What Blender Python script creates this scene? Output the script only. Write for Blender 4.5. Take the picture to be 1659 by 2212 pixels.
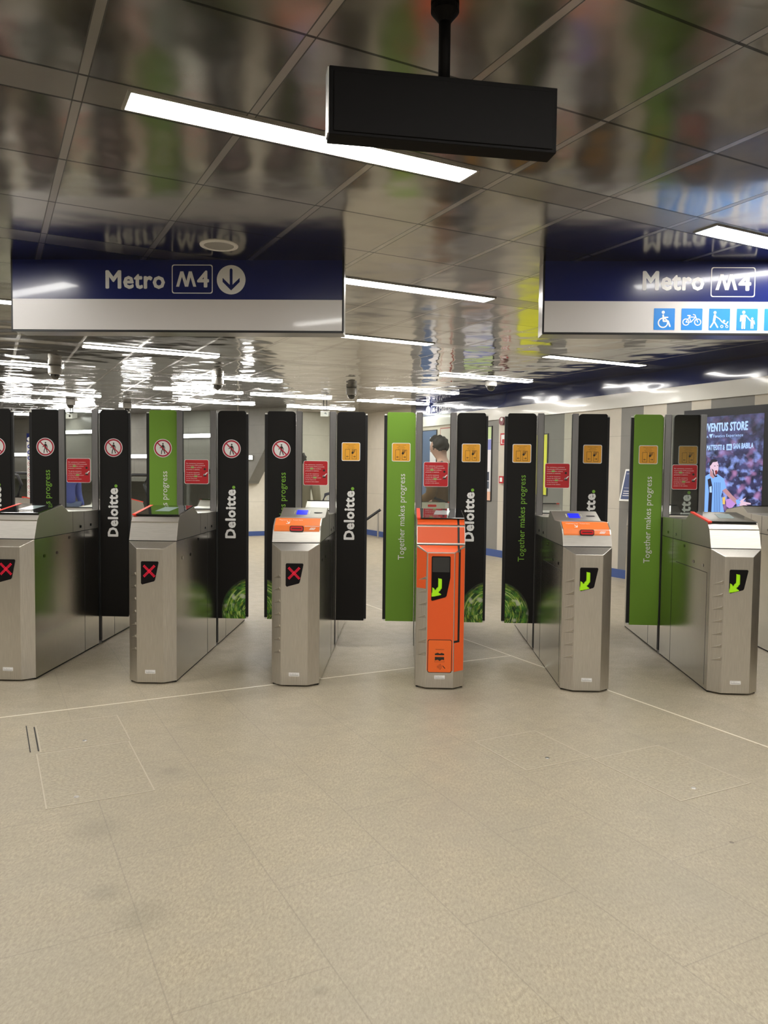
import bpy, bmesh, math, random
from mathutils import Vector, Matrix
random.seed(7)
S = bpy.context.scene
for o in list(bpy.data.objects): bpy.data.objects.remove(o)
COL = S.collection
# ------------------------------------------------------------ camera, world, exposure
cam_d = bpy.data.cameras.new('camera'); cam = bpy.data.objects.new('camera', cam_d); COL.objects.link(cam)
yaw, pitch, roll = -0.0294, -0.05, 0.011
fw = Vector((math.sin(yaw), math.cos(yaw), 0)); rt = Vector((math.cos(yaw), -math.sin(yaw), 0)); up = Vector((0, 0, 1))
f2 = fw*math.cos(pitch)+up*math.sin(pitch); u2 = up*math.cos(pitch)-fw*math.sin(pitch)
r3 = rt*math.cos(roll)+u2*math.sin(roll); u3 = u2*math.cos(roll)-rt*math.sin(roll)
M = Matrix((r3, u3, -f2)).transposed().to_4x4(); M.translation = Vector((0, -4.965, 1.403))
cam.matrix_world = M
cam_d.sensor_fit = 'VERTICAL'; cam_d.sensor_height = 24; cam_d.lens = 24*1665/2212; cam_d.clip_start = .02; cam_d.clip_end = 200
S.camera = cam
w = bpy.data.worlds.new('world'); S.world = w; w.use_nodes = True
w.node_tree.nodes['Background'].inputs[0].default_value = (.9, .92, 1, 1); w.node_tree.nodes['Background'].inputs[1].default_value = .18
S.view_settings.view_transform = 'Standard'; S.view_settings.look = 'None'; S.view_settings.gamma = 1
S.view_settings.use_curve_mapping = False
S.view_settings.exposure = 0.0
LAMP = 43.0      # radiance of the linear ceiling lights
ZC = 2.753       # ceiling height
TH = math.radians(29); CU, SU = math.cos(TH), math.sin(TH)
UD = Vector((CU, SU, 0)); VD = Vector((-SU, CU, 0)); ZV = Vector((0, 0, 1)); XV = Vector((1, 0, 0)); YV = Vector((0, 1, 0))
def UV(u, v, z=0): return UD*u+VD*v+ZV*z
UWALL = 5.34; VFAR = 12.0

# ------------------------------------------------------------ materials
MATS = {}
def mat(name, col=(.8, .8, .8), rough=.5, metal=0, emit=None, es=1, trans=0, alpha=1, coat=0, spec=.5, ior=1.45):
    if name in MATS: return MATS[name]
    m = bpy.data.materials.new(name); m.use_nodes = True; b = m.node_tree.nodes['Principled BSDF']
    b.inputs['Base Color'].default_value = (*col, 1); b.inputs['Roughness'].default_value = rough; b.inputs['Metallic'].default_value = metal
    b.inputs['Transmission Weight'].default_value = trans; b.inputs['IOR'].default_value = ior
    b.inputs['Coat Weight'].default_value = coat; b.inputs['Coat Roughness'].default_value = .06; b.inputs['Specular IOR Level'].default_value = spec
    if emit: b.inputs['Emission Color'].default_value = (*emit, 1); b.inputs['Emission Strength'].default_value = es
    MATS[name] = m; return m
class NT:
    def __init__(s, m): s.t = m.node_tree; s.b = s.t.nodes['Principled BSDF']
    def n(s, typ, **kw):
        x = s.t.nodes.new(typ)
        for k, v in kw.items(): setattr(x, k, v)
        return x
    def l(s, a, b): s.t.links.new(a, b)
    def put(s, sock, v):
        if hasattr(v, 'is_output') or isinstance(v, bpy.types.NodeSocket): s.l(v, sock)
        else: sock.default_value = v
    def m(s, op, a, b=0, c=0):
        x = s.n('ShaderNodeMath', operation=op)
        s.put(x.inputs[0], a); s.put(x.inputs[1], b); s.put(x.inputs[2], c); return x.outputs[0]
    def mix(s, f, a, b):
        x = s.n('ShaderNodeMix', data_type='RGBA'); s.put(x.inputs[0], f)
        for i, v in ((6, a), (7, b)): s.put(x.inputs[i], (*v, 1) if isinstance(v, tuple) and len(v) == 3 else v)
        return x.outputs[2]
    def noise(s, vec, scale, detail=3, rough=.5, dist=0):
        x = s.n('ShaderNodeTexNoise'); s.l(vec, x.inputs['Vector']); x.inputs['Scale'].default_value = scale
        x.inputs['Detail'].default_value = detail; x.inputs['Roughness'].default_value = rough; x.inputs['Distortion'].default_value = dist
        return x.outputs['Fac']
    def mapr(s, v, a, b, c, d):
        x = s.n('ShaderNodeMapRange'); s.put(x.inputs[0], v)
        for i, q in enumerate((a, b, c, d)): x.inputs[i+1].default_value = q
        return x.outputs[0]
    def vec(s, x, y, z):
        c = s.n('ShaderNodeCombineXYZ'); s.put(c.inputs[0], x); s.put(c.inputs[1], y); s.put(c.inputs[2], z); return c.outputs[0]
    def obj(s): return s.n('ShaderNodeTexCoord').outputs['Object']
    def map(s, v, rot=(0, 0, 0), sc=(1, 1, 1), loc=(0, 0, 0)):
        x = s.n('ShaderNodeMapping'); s.l(v, x.inputs['Vector']); x.inputs['Rotation'].default_value = rot; x.inputs['Scale'].default_value = sc; x.inputs['Location'].default_value = loc
        return x.outputs[0]
    def xyz(s, v): x = s.n('ShaderNodeSeparateXYZ'); s.l(v, x.inputs[0]); return x.outputs
    def bump(s, h, strength=1, dist=1, normal=None):
        x = s.n('ShaderNodeBump'); s.l(h, x.inputs['Height']); x.inputs['Strength'].default_value = strength; x.inputs['Distance'].default_value = dist
        if normal is not None: s.l(normal, x.inputs['Normal'])
        return x.outputs[0]
def line(t, x, off, per, half):      # 1 on a line of half width `half` repeated every `per`
    a = t.m('FRACT', t.m('DIVIDE', t.m('SUBTRACT', x, off-per/2), per))
    d = t.m('ABSOLUTE', t.m('MULTIPLY', t.m('SUBTRACT', a, .5), per))
    return t.m('LESS_THAN', d, half), d

def floor_mat():
    m = mat('floor_stone', rough=.42); t = NT(m); o = t.obj(); uv = t.map(o, rot=(0, 0, -TH)); x, y, z = t.xyz(uv)
    lu, du = line(t, x, .25, .45, .0022)
    row = t.m('FLOOR', t.m('DIVIDE', t.m('SUBTRACT', x, .25), .45))
    par = t.m('MULTIPLY', t.m('MODULO', t.m('ADD', row, 100), 2), .45)
    lv, dv = line(t, t.m('ADD', y, par), -1.04, .9, .0022)
    j = t.m('MAXIMUM', lu, lv)
    n1 = t.noise(o, 1.1, 4, .6); n2 = t.noise(t.map(o, rot=(0, 0, -TH), sc=(1.6, .7, 1)), 70, 5, .8); n3 = t.noise(o, 9, 4, .65)
    sp = t.mapr(n2, .36, .64, 0, 1)
    c = t.mix(sp, (.275, .232, .163), (.47, .404, .292))
    c = t.mix(t.mapr(n3, .35, .7, 0, .35), c, (.33, .295, .23))
    c = t.mix(t.mapr(n1, .42, .75, 0, .45), c, (.30, .27, .215))
    vor = t.n('ShaderNodeTexVoronoi'); t.l(o, vor.inputs['Vector']); vor.inputs['Scale'].default_value = 2.3
    st = t.m('MULTIPLY', t.m('LESS_THAN', vor.outputs['Distance'], .028), t.mapr(t.noise(o, 2.0), .5, .55, 0, .75))
    c = t.mix(st, c, (.12, .10, .08))
    wn = t.n('ShaderNodeTexWhiteNoise'); t.l(t.vec(row, t.m('FLOOR', t.m('DIVIDE', t.m('ADD', y, par), .9)), 0), wn.inputs['Vector'])
    c = t.mix(t.m('MULTIPLY', wn.outputs['Value'], .13), c, (.30, .27, .22))
    ox, oy, oz = t.xyz(o)
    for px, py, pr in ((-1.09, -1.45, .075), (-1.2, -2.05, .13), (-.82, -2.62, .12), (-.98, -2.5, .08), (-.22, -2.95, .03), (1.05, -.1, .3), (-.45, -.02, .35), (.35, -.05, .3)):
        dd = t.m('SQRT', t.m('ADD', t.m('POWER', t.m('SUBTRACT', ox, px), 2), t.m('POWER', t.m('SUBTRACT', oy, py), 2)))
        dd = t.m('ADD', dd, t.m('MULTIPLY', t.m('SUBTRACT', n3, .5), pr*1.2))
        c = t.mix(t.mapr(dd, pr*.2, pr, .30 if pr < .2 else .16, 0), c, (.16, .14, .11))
    c = t.mix(t.m('MULTIPLY', j, .38), c, (.20, .175, .14))
    t.l(c, t.b.inputs['Base Color'])
    t.l(t.mapr(n3, .3, .7, .36, .52), t.b.inputs['Roughness'])
    t.l(t.bump(n2, .12, .002), t.b.inputs['Normal'])
    return m
def ceil_mat():
    m = mat('ceiling_metal', rough=.13, metal=1); t = NT(m); o = t.obj(); uv = t.map(o, rot=(0, 0, -TH)); x, y, z = t.xyz(uv)
    _, du = line(t, x, -.293, .6, .01)
    ub = t.m('LESS_THAN', du, .019); ue = t.m('MULTIPLY', t.m('GREATER_THAN', du, .0145), ub)
    ws = t.m('MULTIPLY', t.m('FRACT', t.m('DIVIDE', t.m('ADD', y, 21.457), 2.0)), 2.0)
    lv = None
    for c0 in (0, .21, .81, 1.41, 2.0):
        q = t.m('LESS_THAN', t.m('ABSOLUTE', t.m('SUBTRACT', ws, c0)), .006); lv = q if lv is None else t.m('MAXIMUM', lv, q)
    instrip = t.m('LESS_THAN', ws, .21)
    seg = t.m('ADD', t.m('ADD', t.m('GREATER_THAN', ws, .21), t.m('GREATER_THAN', ws, .81)), t.m('GREATER_THAN', ws, 1.41))
    cu = t.m('FLOOR', t.m('DIVIDE', t.m('ADD', x, .293), .6))
    wn = t.n('ShaderNodeTexWhiteNoise'); t.l(t.vec(cu, t.m('ADD', t.m('MULTIPLY', t.m('FLOOR', t.m('DIVIDE', t.m('ADD', y, 21.457), 2.0)), 7), seg), 0), wn.inputs['Vector'])
    v = t.n('ShaderNodeVectorMath', operation='SUBTRACT'); t.l(wn.outputs['Color'], v.inputs[0]); v.inputs[1].default_value = (.5, .5, .5)
    v2 = t.n('ShaderNodeVectorMath', operation='MULTIPLY'); t.l(v.outputs[0], v2.inputs[0]); v2.inputs[1].default_value = (.016, .016, 0)
    g = t.n('ShaderNodeNewGeometry'); v3 = t.n('ShaderNodeVectorMath', operation='ADD'); t.l(g.outputs['Normal'], v3.inputs[0]); t.l(v2.outputs[0], v3.inputs[1])
    v4 = t.n('ShaderNodeVectorMath', operation='NORMALIZE'); t.l(v3.outputs[0], v4.inputs[0])
    wx, wy, wz = t.xyz(o)
    n = t.m('MULTIPLY', t.noise(o, 2.6, 1.5, .45), t.mapr(wy, 1, 6, 1, 1.8))
    t.l(t.bump(n, 1, .010, v4.outputs[0]), t.b.inputs['Normal'])
    c = t.mix(t.mapr(t.noise(o, 3), .3, .7, 0, 1), (.30, .284, .256), (.35, .333, .303))
    c = t.mix(t.m('MULTIPLY', ub, .45), c, (.62, .59, .55))
    dark = t.m('MAXIMUM', t.m('MULTIPLY', ue, .9), lv)
    c = t.mix(dark, c, (.02, .02, .018)); t.l(c, t.b.inputs['Base Color'])
    t.l(t.m('ADD', t.m('MULTIPLY', t.m('MAXIMUM', instrip, ub), .12), t.mapr(wy, 0, 4, .165, .07)), t.b.inputs['Roughness'])
    t.l(t.m('SUBTRACT', 1, t.m('MULTIPLY', dark, .8)), t.b.inputs['Metallic'])
    return m
def steel(name, c1, c2, rough, st=(60, 60, 1.5)):
    m = mat(name, rough=rough, metal=1); t = NT(m); o = t.obj()
    n = t.noise(t.map(o, sc=st), 6, 4, .6); n2 = t.noise(o, 4, 3)
    t.l(t.mix(t.mapr(n, .3, .7, 0, 1), c1, c2), t.b.inputs['Base Color'])
    t.l(t.mapr(n2, .0, 1, rough-.01, rough+.02), t.b.inputs['Roughness'])
    return m
def striped_wall():
    m = mat('wall_panels', rough=.55); t = NT(m); o = t.obj(); uv = t.map(o, rot=(0, 0, -TH)); x, y, z = t.xyz(uv)
    g = None
    for a, b in ((1.54, 2.13), (2.42, 2.81), (3.20, 3.60), (4.77, 5.45), (6.44, 7.9), (.2, .9), (-1.2, -.5), (-3, -2.2), (-6, -4.6), (9.1, 9.5)):
        q = t.m('MULTIPLY', t.m('GREATER_THAN', y, a), t.m('LESS_THAN', y, b)); g = q if g is None else t.m('ADD', g, q)
    n = t.noise(o, 6, 4)
    c = t.mix(g, (.56, .51, .43), (.21, .20, .185)); c = t.mix(t.mapr(n, .35, .65, 0, .12), c, (.3, .28, .25))
    lz, _ = line(t, z, .95, 1.0, .003); c = t.mix(t.m('MULTIPLY', lz, .4), c, (.12, .11, .1))
    t.l(c, t.b.inputs['Base Color']); return m
def concrete(name, c1, c2, ps=(1.1, .75), rough=.5):
    m = mat(name, rough=rough); t = NT(m); o = t.obj(); uv = t.map(o, rot=(0, 0, -TH)); x, y, z = t.xyz(uv)
    n = t.noise(o, 1.3, 4); n2 = t.noise(o, 12, 4)
    c = t.mix(t.mapr(n, .3, .7, 0, 1), c1, c2); c = t.mix(t.mapr(n2, .4, .7, 0, .15), c, tuple(q*.7 for q in c1))
    row = t.m('FLOOR', t.m('DIVIDE', z, ps[1])); lx, _ = line(t, t.m('ADD', x, t.m('MULTIPLY', row, .37)), .2, ps[0], .004); lz, _ = line(t, z, 0, ps[1], .004)
    c = t.mix(t.m('MULTIPLY', t.m('MAXIMUM', lx, lz), .45), c, tuple(q*.45 for q in c1))
    t.l(c, t.b.inputs['Base Color']); return m
def globe_mat():
    m = mat('globe_print', rough=.35); t = NT(m); o = t.obj(); x, y, z = t.xyz(o)
    r = t.m('SQRT', t.m('ADD', t.m('MULTIPLY', x, x), t.m('MULTIPLY', z, z))); a = t.m('ARCTAN2', z, x)
    v = t.vec(t.m('MULTIPLY', r, 26), t.m('MULTIPLY', a, 1.1), 0)
    n = t.noise(v, 2.2, 3, .6); n2 = t.noise(t.vec(x, z, 3.3), 17, 3, .6)
    sm = t.noise(t.vec(t.m('MULTIPLY', r, 90), t.m('MULTIPLY', a, 1.6), 5), 1.3, 2)
    c = t.mix(t.mapr(n2, .38, .6, 0, 1), (.004, .035, .010), (.08, .28, .025))
    c = t.mix(t.mapr(n, .52, .66, 0, .9), c, (.36, .50, .04))
    c = t.mix(t.mapr(t.noise(t.vec(x, z, 1.3), 13, 1.5), .61, .70, 0, .85), c, (.66, .70, .55))
    c = t.mix(t.mapr(sm, .58, .64, 0, .8), c, (.60, .80, .22))
    c = t.mix(t.mapr(r, .235, .275, 0, 1), c, (.008, .008, .008))
    t.l(c, t.b.inputs['Base Color']); return m
def screen_mat():
    m = mat('screen_crowd', (0, 0, 0), rough=.25); t = NT(m); o = t.obj(); x, y, z = t.xyz(o)
    v = t.vec(t.m('MULTIPLY', y, 1), 0, z)
    n = t.noise(v, 5, 3, .6); n2 = t.noise(v, 11, 2, .45); n3 = t.noise(v, 8, 1, .4, .2)
    top = t.mapr(z, 1.45, 1.95, 1, .12)
    c = t.mix(t.mapr(n, .35, .65, 0, 1), (.006, .007, .02), (.05, .05, .15))
    c = t.mix(t.m('MULTIPLY', t.mapr(n2, .50, .72, 0, 1), top), c, (.30, .42, .95))
    c = t.mix(t.m('MULTIPLY', t.mapr(n3, .55, .72, 0, .8), top), c, (.42, .20, .42))
    t.l(c, t.b.inputs['Emission Color']); t.b.inputs['Emission Strength'].default_value = 1.3; return m
M_FLOOR = floor_mat(); M_CEIL = ceil_mat()
M_STEEL = steel('brushed_steel', (.53, .505, .465), (.66, .63, .585), .30)
M_STEELH = steel('brushed_steel_lid', (.49, .465, .425), (.60, .57, .525), .36, (2, 60, 60))
M_SIDE = steel('brushed_steel_side', (.50, .475, .435), (.60, .575, .53), .20)
M_POST = steel('post_steel', (.19, .185, .185), (.24, .235, .235), .38)
M_WALLR = striped_wall()
M_FAR = concrete('cream_wall', (.62, .58, .49), (.68, .64, .55))
M_GREYW = concrete('grey_concrete', (.16, .155, .14), (.20, .195, .175), (1.3, .6), .28)
M_BACK = concrete('back_wall', (.30, .28, .25), (.36, .34, .30))
M_GLOBE = globe_mat(); M_SCREEN = screen_mat()
GAP = mat('joint_dark', (.012, .012, .012), .6)
BLK = mat('black_print', (.0085, .0078, .0075), .45, spec=.25); BLKG = mat('black_rubber', (.006, .006, .007), .5)
GRN = mat('green_print', (.165, .325, .036), .45, spec=.3); GRNT = mat('green_letter', (.20, .42, .05), .5, spec=.25)
WHT = mat('white_print', (.78, .77, .76), .5); WHTS = mat('sign_white', (.60, .58, .58), .28, coat=.3)
BLUE = mat('sign_blue', (.006, .012, .095), .22, coat=.25); LETTER = mat('sign_letter', (.62, .62, .62), .3)
PICB = mat('pictogram_blue', (.02, .21, .62), .35)
REDS = mat('red_sticker', (.46, .012, .018), .4); REDR = mat('prohibition_red', (.42, .012, .035), .45)
YEL = mat('amber_sticker', (.80, .38, .03), .45); INK = mat('ink', (.02, .015, .01), .5); LIME = mat('lime_word', (.28, .48, .15), .5)
ORG = mat('orange_vinyl', (.78, .105, .018), .38); ORG2 = mat('orange_label', (.85, .20, .035), .4); ORG3 = mat('orange_card', (.82, .14, .02), .4)
REDB = mat('red_edge', (.75, .04, .02), .4, emit=(1, .06, .03), es=.12)
BGLASS = mat('black_glass', (.006, .006, .006), .03, coat=1)
LCD = mat('blue_lcd', (.0, .0, .1), .3, emit=(.01, .02, 1), es=1.3)
LEDR = mat('led_red', (.1, 0, 0), .4, emit=(1, .015, .05), es=1.5); LEDG = mat('led_green', (.05, .1, 0), .4, emit=(.50, 1, .01), es=1.0)
SLOT = mat('slot_red', (.25, .0, .0), .3, emit=(.8, .0, .0), es=.35)
PAD = mat('reader_pad', (.25, .30, .30), .15, emit=(.5, .65, .65), es=.10)
GLASS = mat('clear_glass', (.93, .97, .95), .0, trans=1, ior=1.01)
def glass_mat():
    m = bpy.data.materials.new('pane_glass'); m.use_nodes = True; t = m.node_tree; t.nodes.clear()
    o = t.nodes.new('ShaderNodeOutputMaterial'); mx = t.nodes.new('ShaderNodeMixShader'); tr = t.nodes.new('ShaderNodeBsdfTransparent'); gl = t.nodes.new('ShaderNodeBsdfGlossy')
    tr.inputs[0].default_value = (.90, .93, .91, 1); gl.inputs['Roughness'].default_value = .01; mx.inputs[0].default_value = .09
    t.links.new(tr.outputs[0], mx.inputs[1]); t.links.new(gl.outputs[0], mx.inputs[2]); t.links.new(mx.outputs[0], o.inputs[0]); return m
PANE = glass_mat()
LAMPM = mat('lamp_diffuser', (.9, .9, .9), .5, emit=(1, .975, .92), es=LAMP)
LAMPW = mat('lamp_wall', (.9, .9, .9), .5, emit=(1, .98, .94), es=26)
ALU = mat('aluminium', (.55, .54, .52), .3, 1); SATIN = mat('satin_frame', (.30, .29, .28), .3, 1); DARKM = mat('dark_metal', (.02, .02, .022), .4, .3)
WPL = mat('white_plastic', (.72, .71, .68), .4); GPL = mat('grey_plastic', (.30, .29, .27), .4)
BLUEB = mat('blue_skirting', (.05, .09, .26), .4); NAVY = mat('band_navy', (.008, .016, .085), .14, coat=.6); WBAND = mat('band_white', (.68, .66, .61), .2, coat=.4)
for bm_ in (NAVY, WBAND):
    t = NT(bm_); t.l(t.bump(t.noise(t.map(t.obj(), sc=(1, 1, 3)), 1.2, 1), 1, .011), t.b.inputs['Normal']); t.l(t.bump(t.noise(t.map(t.obj(), sc=(1, 1, 3)), 1.2, 1), 1, .011), t.b.inputs['Coat Normal'])

# ------------------------------------------------------------ mesh helpers
class Frame:
    def __init__(s, o, r, u):
        s.o = Vector(o); s.r = Vector(r).normalized(); s.u = Vector(u).normalized(); s.n = s.r.cross(s.u)   # n faces the viewer
    def p(s, a, b, d=0): return s.o+s.r*a+s.u*b+s.n*d
FRONT = Frame((0, 0, 0), XV, ZV)     # faces -y
_tc = {}
def text2d(s, bold):
    k = (s, bold)
    if k not in _tc:
        c = bpy.data.curves.new('t', 'FONT'); c.body = s; c.size = 1; c.resolution_u = 2; c.space_character = 1+bold*2.2
        o = bpy.data.objects.new('t', c); COL.objects.link(o); dg = bpy.context.evaluated_depsgraph_get()
        me = bpy.data.meshes.new_from_object(o.evaluated_get(dg)); bpy.data.objects.remove(o); bpy.data.curves.remove(c)
        _tc[k] = ([(v.co.x, v.co.y) for v in me.vertices], [tuple(p.vertices) for p in me.polygons])
        bpy.data.meshes.remove(me)
    return _tc[k]
class MB:
    def __init__(s): s.v = []; s.f = []; s.mi = []; s.ms = []
    def idx(s, m):
        if m not in s.ms: s.ms.append(m)
        return s.ms.index(m)
    def add(s, vs, fs, m):
        b = len(s.v); s.v += [tuple(v) for v in vs]; i = s.idx(m)
        for f in fs: s.f.append(tuple(b+q for q in f)); s.mi.append(i)
    def box(s, a, b, m, fr=None):
        x0, y0, z0 = a; x1, y1, z1 = b
        P = [(x, y, z) for x in (x0, x1) for y in (y0, y1) for z in (z0, z1)]
        if fr: P = [fr(*p) for p in P]
        s.add(P, [(0, 1, 3, 2), (4, 6, 7, 5), (0, 4, 5, 1), (2, 3, 7, 6), (0, 2, 6, 4), (1, 5, 7, 3)], m)
    def prism(s, pts, x0, x1, m, ax='x'):    # polygon in (y,z) extruded along x
        n = len(pts); f = (lambda x, a, b: (x, a, b)) if ax == 'x' else ((lambda x, a, b: (a, b, x)) if ax == 'z' else (lambda x, a, b: (a, x, b)))
        P = [f(x0, *p) for p in pts]+[f(x1, *p) for p in pts]
        s.add(P, [tuple(range(n))[::-1], tuple(range(n, 2*n))]+[(i, (i+1) % n, n+(i+1) % n, n+i) for i in range(n)], m)
    def poly(s, fr, pts, m, d=0, th=0):      # flat outline on a frame, thickness th toward the wall
        n = len(pts)
        if th == 0: s.add([fr.p(a, b, d) for a, b in pts], [tuple(range(n))], m)
        else:
            s.add([fr.p(a, b, d) for a, b in pts]+[fr.p(a, b, d-th) for a, b in pts],
                  [tuple(range(n)), tuple(range(n, 2*n))[::-1]]+[((i+1) % n, i, n+i, n+(i+1) % n) for i in range(n)], m)
    def rect(s, fr, a0, b0, a1, b1, m, d=0, th=0): s.poly(fr, [(a0, b0), (a1, b0), (a1, b1), (a0, b1)], m, d, th)
    def rrect(s, fr, a0, b0, a1, b1, r, m, d=0, th=0, n=4): s.poly(fr, rr(a0, b0, a1, b1, r, n), m, d, th)
    def disc(s, fr, a, b, r, m, d=0, th=0, n=28, ry=None):
        ry = ry or r; s.poly(fr, [(a+r*math.cos(2*math.pi*i/n), b+ry*math.sin(2*math.pi*i/n)) for i in range(n)], m, d, th)
    def ring(s, fr, a, b, r, w, m, d=0, n=28):
        P = [fr.p(a+q*math.cos(2*math.pi*i/n), b+q*math.sin(2*math.pi*i/n), d) for q in (r, r-w) for i in range(n)]
        s.add(P, [(i, (i+1) % n, n+(i+1) % n, n+i) for i in range(n)], m)
    def outline(s, fr, pts, wd, m, d=0):
        n = len(pts); cx = sum(p[0] for p in pts)/n; cy = sum(p[1] for p in pts)/n
        hx = max(p[0] for p in pts)-cx; hy = max(p[1] for p in pts)-cy
        inn = [(cx+(p[0]-cx)*(1-wd/hx), cy+(p[1]-cy)*(1-wd/hy)) for p in pts]
        s.add([fr.p(a, b, d) for a, b in pts+inn], [(i, (i+1) % n, n+(i+1) % n, n+i) for i in range(n)], m)
    def stroke(s, fr, pts, wd, m, d=0):
        s.k = getattr(s, 'k', 0)+1; d0 = d+(s.k % 12)*6e-5
        for q, ((a, b), (c, e)) in enumerate(zip(pts, pts[1:])):
            d = d0+q*8e-5
            L = math.hypot(c-a, e-b) or 1; nx, ny = -(e-b)/L*wd/2, (c-a)/L*wd/2
            s.poly(fr, [(a-nx, b-ny), (c-nx, e-ny), (c+nx, e+ny), (a+nx, b+ny)], m, d)
        for q, (a, b) in enumerate(pts): s.disc(fr, a, b, wd/2, m, d0+(len(pts)+q)*8e-5, n=8)
    def text(s, fr, txt, a, b, length, cap, m, d=0, bold=0, align='l', turn=False):
        vs, fs = text2d(txt, bold); x0 = min(v[0] for v in vs); x1 = max(v[0] for v in vs)
        hv, _ = text2d('H', bold); ch = max(v[1] for v in hv)
        sy = cap/ch; sx = length/(x1-x0) if length else sy
        sh = [(0, 0)]+([(bold*math.cos(k*math.pi/4), bold*math.sin(k*math.pi/4)) for k in range(8)] if bold > .015 else [])
        for k, (ox, oy) in enumerate(sh):
            out = []
            for x, y in vs:
                p, q = (x-x0)*sx+ox*sy, (y+oy)*sy
                if align == 'c': p -= (x1-x0)*sx/2
                out.append(fr.p(a+p, b+q, d+k*3e-5) if not turn else fr.p(a-q, b+p, d+k*3e-5))
            s.add(out, fs, m)
    def tube(s, pts, r, m, n=10):
        R = r if isinstance(r, (list, tuple)) else [r]*len(pts); pts = [Vector(p) for p in pts]; P = []
        for i, p in enumerate(pts):
            dd = (pts[min(i+1, len(pts)-1)]-pts[max(i-1, 0)]).normalized()
            a = dd.cross(ZV if abs(dd.z) < .9 else XV).normalized(); b = dd.cross(a)
            P += [p+(a*math.cos(2*math.pi*k/n)+b*math.sin(2*math.pi*k/n))*R[i] for k in range(n)]
        F = [(i*n+k, i*n+(k+1) % n, (i+1)*n+(k+1) % n, (i+1)*n+k) for i in range(len(pts)-1) for k in range(n)]
        F += [tuple(range(n))[::-1], tuple((len(pts)-1)*n+k for k in range(n))]; s.add(P, F, m)
    def lathe(s, c, prof, m, n=24):
        c = Vector(c); P = [c+Vector((r*math.cos(2*math.pi*k/n), r*math.sin(2*math.pi*k/n), z)) for r, z in prof for k in range(n)]
        F = [(i*n+k, i*n+(k+1) % n, (i+1)*n+(k+1) % n, (i+1)*n+k) for i in range(len(prof)-1) for k in range(n)]; s.add(P, F, m)
    def xf(s, fn): s.v = [tuple(fn(*v)) for v in s.v]; return s
    def build(s, name, parent=None, bevel=0, smooth=False, loc=None):
        me = bpy.data.meshes.new(name)
        vs = s.v if loc is None else [(v[0]-loc[0], v[1]-loc[1], v[2]-loc[2]) for v in s.v]
        me.from_pydata(vs, [], s.f)
        for m in s.ms: me.materials.append(m)
        for p, i in zip(me.polygons, s.mi): p.material_index = i; p.use_smooth = smooth
        me.validate()
        bm = bmesh.new(); bm.from_mesh(me); bmesh.ops.remove_doubles(bm, verts=bm.verts, dist=1e-6)
        bm.to_mesh(me); bm.free(); me.update()
        o = bpy.data.objects.new(name, me); COL.objects.link(o)
        if parent: o.parent = parent
        if loc is not None: o.location = loc
        if bevel:
            b = o.modifiers.new('bevel', 'BEVEL'); b.width = bevel; b.segments = 2; b.limit_method = 'ANGLE'; b.angle_limit = math.radians(35)
        return o
def rr(a0, b0, a1, b1, r, n=4):
    P = []
    for cx, cy, t0 in ((a1-r, b0+r, -90), (a1-r, b1-r, 0), (a0+r, b1-r, 90), (a0+r, b0+r, 180)):
        for k in range(n+1):
            t = math.radians(t0+90*k/n); P.append((cx+r*math.cos(t), cy+r*math.sin(t)))
    return P
def tag(o, label=None, cat=None, group=None, kind=None):
    if label: o['label'] = label
    if cat: o['category'] = cat
    if group: o['group'] = group
    if kind: o['kind'] = kind
    return o
def thing(name, label, cat, loc=(0, 0, 0), rz=0, group=None):
    o = bpy.data.objects.new(name, None); COL.objects.link(o); o.location = loc; o.rotation_euler = (0, 0, rz); o.empty_display_size = .1
    return tag(o, label, cat, group)
def struct(o): o['kind'] = 'structure'; return o

# ------------------------------------------------------------ room shell
b = MB(); b.add([(-17, -11, 0), (13, -11, 0), (13, 19, 0), (-17, 19, 0)], [(0, 1, 2, 3)], M_FLOOR); struct(b.build('floor'))
b = MB(); b.add([(-17, -11, ZC), (13, -11, ZC), (13, 19, ZC), (-17, 19, ZC)], [(3, 2, 1, 0)], M_CEIL); struct(b.build('ceiling'))
def uvbox(b, u0, v0, z0, u1, v1, z1, m): b.box((u0, v0, z0), (u1, v1, z1), m, lambda u, v, z: UV(u, v, z))
b = MB(); uvbox(b, UWALL, -13, 0, UWALL+.2, VFAR+.2, ZC, M_WALLR); struct(b.build('wall_right'))
b = MB(); uvbox(b, 2.45, VFAR, 0, UWALL, VFAR+.2, ZC, M_FAR); struct(b.build('wall_far'))
b = MB(); b.box((-14.6, -10.2, 0), (11, -10, ZC), M_BACK); struct(b.build('wall_back'))
b = MB(); b.box((-14.8, -10.2, 0), (-14.6, 18.2, ZC), M_BACK); struct(b.build('wall_left'))
b = MB(); b.box((-14.6, 18, 0), (-1, 18.2, ZC), M_BACK); struct(b.build('wall_front'))
b = MB(); uvbox(b, UWALL-.03, -13, 2.53, UWALL, VFAR-2.75, ZC, NAVY); struct(b.build('trim_1'))
b = MB(); uvbox(b, UWALL-.028, -13, 2.335, UWALL, VFAR-2.75, 2.53, WBAND); struct(b.build('trim_2'))
b = MB(); uvbox(b, UWALL-.015, -13, 0, UWALL, VFAR, .12, BLUEB); struct(b.build('baseboard_right'))
b = MB(); uvbox(b, 2.45, VFAR-.015, 0, UWALL-.02, VFAR, .1, BLUEB); struct(b.build('baseboard_far'))
# white dividing strips in the floor
b = MB(); uvbox(b, -7, .455, 0, 1.19, .467, .0015, mat('brass_strip', (.75, .70, .58), .3)); struct(b.build('trim_3'))
b = MB(); uvbox(b, 1.19, -6, 0, 1.202, 6, .0015, MATS['brass_strip']); struct(b.build('trim_4'))
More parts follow.
